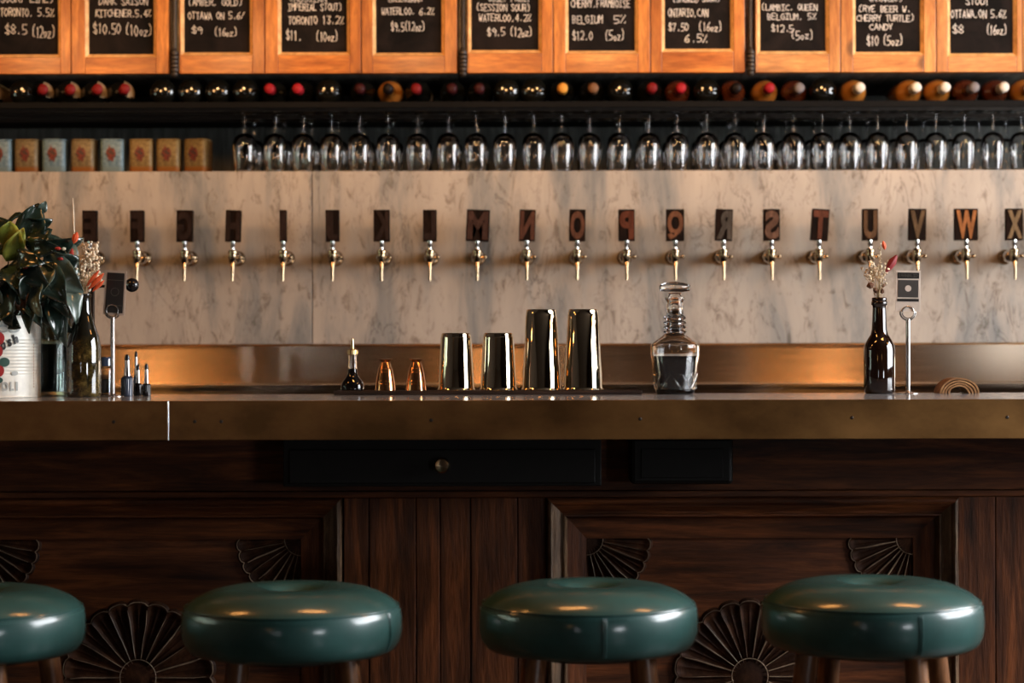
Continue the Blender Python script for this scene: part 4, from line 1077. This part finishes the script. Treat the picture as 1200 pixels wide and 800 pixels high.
# big printed can
cdp = 4.31; k = cdp/2500; Rc = 50*k; Hc = 95*k
cx_, cy_ = PX(-3, cdp), cdp
can = thing('tomato_can', 'large cream printed food can holding a leafy plant at the left edge', 'can', (cx_, cy_, ZTOP))
prof = [(Rc-.003, 0), (Rc, .0), (Rc+.001, .0015), (Rc, .003)]
z = .004
while z < Hc-.004:
    rip = .0006*math.sin((z-.02)*2*PI/.0068) if .045 < z < Hc-.045 else 0
    prof.append((Rc-.0004+rip, z)); z += .0017
prof += [(Rc, Hc-.003), (Rc+.001, Hc-.0015), (Rc, Hc), (Rc-.002, Hc), (Rc-.0025, .02), (0, .02)]
MB().lathe(prof, 72).build('can_wall', M['can_white'], can, True, auto=50)
def wrap(me_or_mb, u0, z0, parent, mat, nm, off=.0010, rot=0, shear=0):
    """lays flat (x,z) print on the can: x is arc length"""
    if isinstance(me_or_mb, MB):
        vs, fs = me_or_mb.v, me_or_mb.f
    else:
        vs = [tuple(v.co) for v in me_or_mb.vertices]; fs = [tuple(p.vertices) for p in me_or_mb.polygons]
    out = []
    cr, sr = math.cos(rot), math.sin(rot)
    for x, y, z in vs:
        x2 = x + z*shear
        x3, z3 = x2*cr - z*sr, x2*sr + z*cr
        th = (u0 + x3)/Rc; rr = Rc + off + (-y)*.08
        out.append((rr*math.sin(th), -rr*math.cos(th), z0+z3))
    return MB().add(out, fs).build(nm, M[mat], parent)
def px_u(px):
    lo_, hi_ = -PI*.45*Rc, PI*.45*Rc
    for _ in range(40):
        u = (lo_+hi_)/2
        if 600 + 2500*(cx_+Rc*math.sin(u/Rc))/(cy_-Rc*math.cos(u/Rc)) < px: lo_ = u
        else: hi_ = u
    return u
cdf = cdp - .9*Rc
def printed(ch, px0, px1, py0, py1, mat, rot=0, shear=0, nm='printed_letter'):
    u0, u1 = px_u(px0), px_u(px1)
    me = letter_mesh(ch, u1-u0, (py1-py0)*k*.98, False)
    return wrap(me, (u0+u1)/2, PZ(py1, cdf)-ZTOP, can, mat, nm, .0010, rot, shear)
for ch, a, b in (('I', -26, -22), ('C', -19, -8), ('C', -4, 8), ('O', 10, 23)): printed(ch, a, b, 379, 388.5, 'can_grey')
for ch, a, b in (('N', -32, -24), ('A', -22, -14), ('P', -12, -5), ('O', 1.5, 9.5), ('L', 11.5, 16), ('I', 18, 20.5)): printed(ch, a, b, 446, 456.5, 'can_grey')
for ch, a, b, y0, y1 in (('P', -10, 0, 398, 414), ('o', 1.5, 8, 399, 408.5), ('s', 9.5, 14.5, 396, 404.5), ('h', 16, 22, 390, 401)):
    printed(ch, a, b, y0, y1, 'card_black', R(24), .2)
def disc(px, py, r, mat, nm, sx=1.0, sz=1.0):
    n = 20; m = MB()
    vs = [(0, 0, 0)] + [(r*k*sx*q_*math.cos(2*PI*i/n), 0, r*k*sz*q_*math.sin(2*PI*i/n)) for q_ in (.33, .66, 1) for i in range(n)]
    fs = [(0, 1+i, 1+(i+1) % n) for i in range(n)] + [(1+q_*n+i, 1+(q_+1)*n+i, 1+(q_+1)*n+(i+1) % n, 1+q_*n+(i+1) % n) for q_ in (0, 1) for i in range(n)]
    m.add(vs, fs)
    wrap(m, px_u(px), PZ(py, cdf)-ZTOP, can, mat, nm, .0013)
for px, py, r in ((-3, 395, 8), (-5, 410, 8), (-3, 433, 7.5), (-14, 402, 8), (-15, 421, 8)): disc(px, py, r, 'print_red', 'printed_fruit')
disc(5, 423, 6, 'print_green', 'printed_leaf', 1, .9); disc(-2, 444, 5, 'print_green', 'printed_leaf', 1, .7)
disc(17, 436, 3.2, 'can_grey', 'printed_dot', 1.3, .8)
m = MB()
for i in range(16): m.box(-.0012, .0012, 0, .0001, i*.0056, i*.0056+.003)
wrap(m, px_u(39), .020, can, 'can_rust', 'printed_side_line', .0009)
m = MB().box(-.0005, .0005, 0, .0001, .004, Hc-.006); wrap(m, px_u(35.5), 0, can, 'can_line', 'printed_edge', .0009)

# leafy plant standing in the can
random.seed(21)
pl = thing('leafy_plant', 'dark glossy leafy plant growing out of the white can at left', 'plant', (cx_, cy_, ZTOP + .05))
MB().lathe([(0, -.028), (Rc-.004, -.028), (Rc-.004, .09), (0, .094)], 32).build('soil', M['brown_bud'], pl)
PZ0 = ZTOP + .05
def leaf(base, tip, wid, bend, mat, roll=0.0, n=8, st=True):
    """curved pointed leaf from base to tip (local coordinates)"""
    base, tip = Vector(base), Vector(tip); ax = tip-base; Ln = ax.length; ax.normalize()
    side = ax.cross(Vector((0, -1, .25))).normalized()
    side = Matrix.Rotation(roll, 3, ax) @ side
    nrm = side.cross(ax).normalized()
    vs = []; fs = []
    for i in range(n+1):
        u = i/n; wv = wid*.5*(math.sin(PI*min(1, u**.75))**.8 if 0 < u < 1 else 0.02) + .0003
        c_ = base + ax*Ln*u + nrm*bend*math.sin(PI*u) + Vector((0, 0, -abs(bend)*.8*u*u))
        wave = .10*wid*math.sin(u*9+roll*3)
        vs += [c_ - side*wv + nrm*(wv*.35+wave), c_ - side*wv*.5 + nrm*wv*.10, c_, c_ + side*wv*.5 + nrm*wv*.10, c_ + side*wv + nrm*(wv*.35-wave)]
    for i in range(n):
        for j_ in range(4): fs.append((i*5+j_, i*5+j_+1, (i+1)*5+j_+1, (i+1)*5+j_))
    ob = MB().add(vs, fs).build('leaf', M[mat], pl, True, auto=0)
    md = ob.modifiers.new('thick', 'SOLIDIFY'); md.thickness = .0007
    return ob
def lp(px, py, dy=0.0):      # point on the plant at its own depth
    d_ = cdp + dy
    v_ = P(px, py, d_); return (v_.x-cx_, dy, v_.z-PZ0)
LV = [  # base px,py,dy -> tip px,py,dy, width px, bend, material, roll
    (22, 300, -.01, -22, 262, -.03, 26, .02, 'leaf', .5), (38, 256, 0, 2, 268, -.03, 15, .018, 'leaf', .9), (30, 285, -.02, 46, 234, -.02, 30, .006, 'leaf', .2), (40, 300, -.02, 60, 262, -.03, 26, .01, 'leaf', -.3),
    (12, 300, -.03, 12, 256, -.05, 34, .004, 'leaf_yellow', 0), (8, 305, -.035, 28, 263, -.05, 20, .006, 'leaf_yellow', .5), (45, 296, -.01, 98, 270, -.02, 22, .018, 'leaf', .6), (60, 300, -.03, 92, 296, -.05, 30, .012, 'leaf', .9),
    (55, 290, -.02, 90, 330, -.03, 36, .018, 'leaf_pale', -.5), (50, 305, -.04, 98, 336, -.05, 34, .012, 'leaf_pale', .2), (62, 310, -.05, 46, 346, -.07, 24, .012, 'leaf_pale', .3), (30, 300, -.05, 60, 330, -.08, 28, .02, 'leaf', .4),
    (10, 310, -.05, 32, 345, -.08, 34, .015, 'leaf', -.4), (22, 330, -.05, 28, 362, -.08, 22, .01, 'leaf_brown', .1), (0, 330, -.05, 14, 375, -.08, 36, .015, 'leaf', .2), (-10, 300, -.04, 2, 350, -.08, 36, .012, 'leaf_pale', .7),
    (38, 345, -.05, 34, 386, -.09, 16, .008, 'leaf', .2), (60, 345, -.02, 68, 392, -.04, 22, .01, 'leaf', -.4), (74, 330, -.02, 90, 372, -.04, 22, .012, 'leaf_pale', -.6), (66, 336, -.03, 82, 366, -.05, 18, .012, 'leaf', .5),
    (45, 330, -.06, 48, 365, -.09, 24, .01, 'leaf_pale', .6), (20, 310, -.06, 52, 300, -.09, 24, .014, 'leaf', -.2), (32, 290, -.03, 70, 284, -.06, 22, .01, 'leaf', .3), (50, 310, -.05, 78, 350, -.07, 30, .012, 'leaf', .1),
    (15, 350, -.05, -8, 380, -.08, 30, .01, 'leaf', .3), (25, 345, -.04, 48, 376, -.085, 20, .01, 'leaf', -.3), (0, 290, -.01, -30, 300, -.02, 30, .01, 'leaf', .2), (5, 280, .0, -14, 246, .0, 22, .01, 'leaf', .4),
    (60, 320, .01, 96, 318, .0, 26, .01, 'leaf', .2), (50, 290, .01, 74, 276, .02, 26, .01, 'leaf', -.5), (40, 330, .01, 78, 345, .01, 34, .01, 'leaf', .0), (20, 300, .02, 40, 340, .02, 44, .01, 'leaf', .3),
    (50, 350, .0, 84, 384, -.01, 24, .01, 'leaf', .4), (70, 360, -.02, 78, 402, -.03, 16, .008, 'leaf_pale', .3), (0, 360, -.02, 24, 380, -.088, 28, .008, 'leaf', .2), (-20, 330, -.03, -10, 372, -.08, 34, .01, 'leaf', .1),
    (36, 318, -.06, 22, 350, -.09, 20, .012, 'leaf', .9), (30, 262, -.01, 62, 252, -.02, 18, .01, 'leaf', .8), (46, 248, -.015, 54, 233, -.02, 10, .003, 'leaf_pale', .6)]
for (a, b, dy0, c_, d_, dy1, wpx, bend, mt, roll) in LV:
    leaf(lp(a, b, dy0), lp(c_, d_, dy1), wpx*cdp/2500*1.15, bend, mt, roll)
for a in ((8, 372, 10, 300), (24, 372, 30, 290), (-10, 372, -10, 300), (30, 372, 55, 310), (15, 372, 40, 335), (35, 372, 66, 340)):
    p0, p1 = Vector(lp(a[0]*.7, a[1], 0)), Vector(lp(a[2], a[3], -.02))
    MB().tube([p0, p0.lerp(p1, .5)+Vector((.004, -.004, 0)), p1], [.0028, .0022, .0015], 6).build('plant_stem', M['leaf'], pl, True)
for a, b, dy in ((68, 290, -.065), (30, 312, -.075), (71, 302, -.06)):
    p_ = lp(a, b, dy); MB().ball(p_, .0045, 2, (1.4, 1, .8)).build('red_bud', M['bud_red'], pl, True)
random.seed(1)
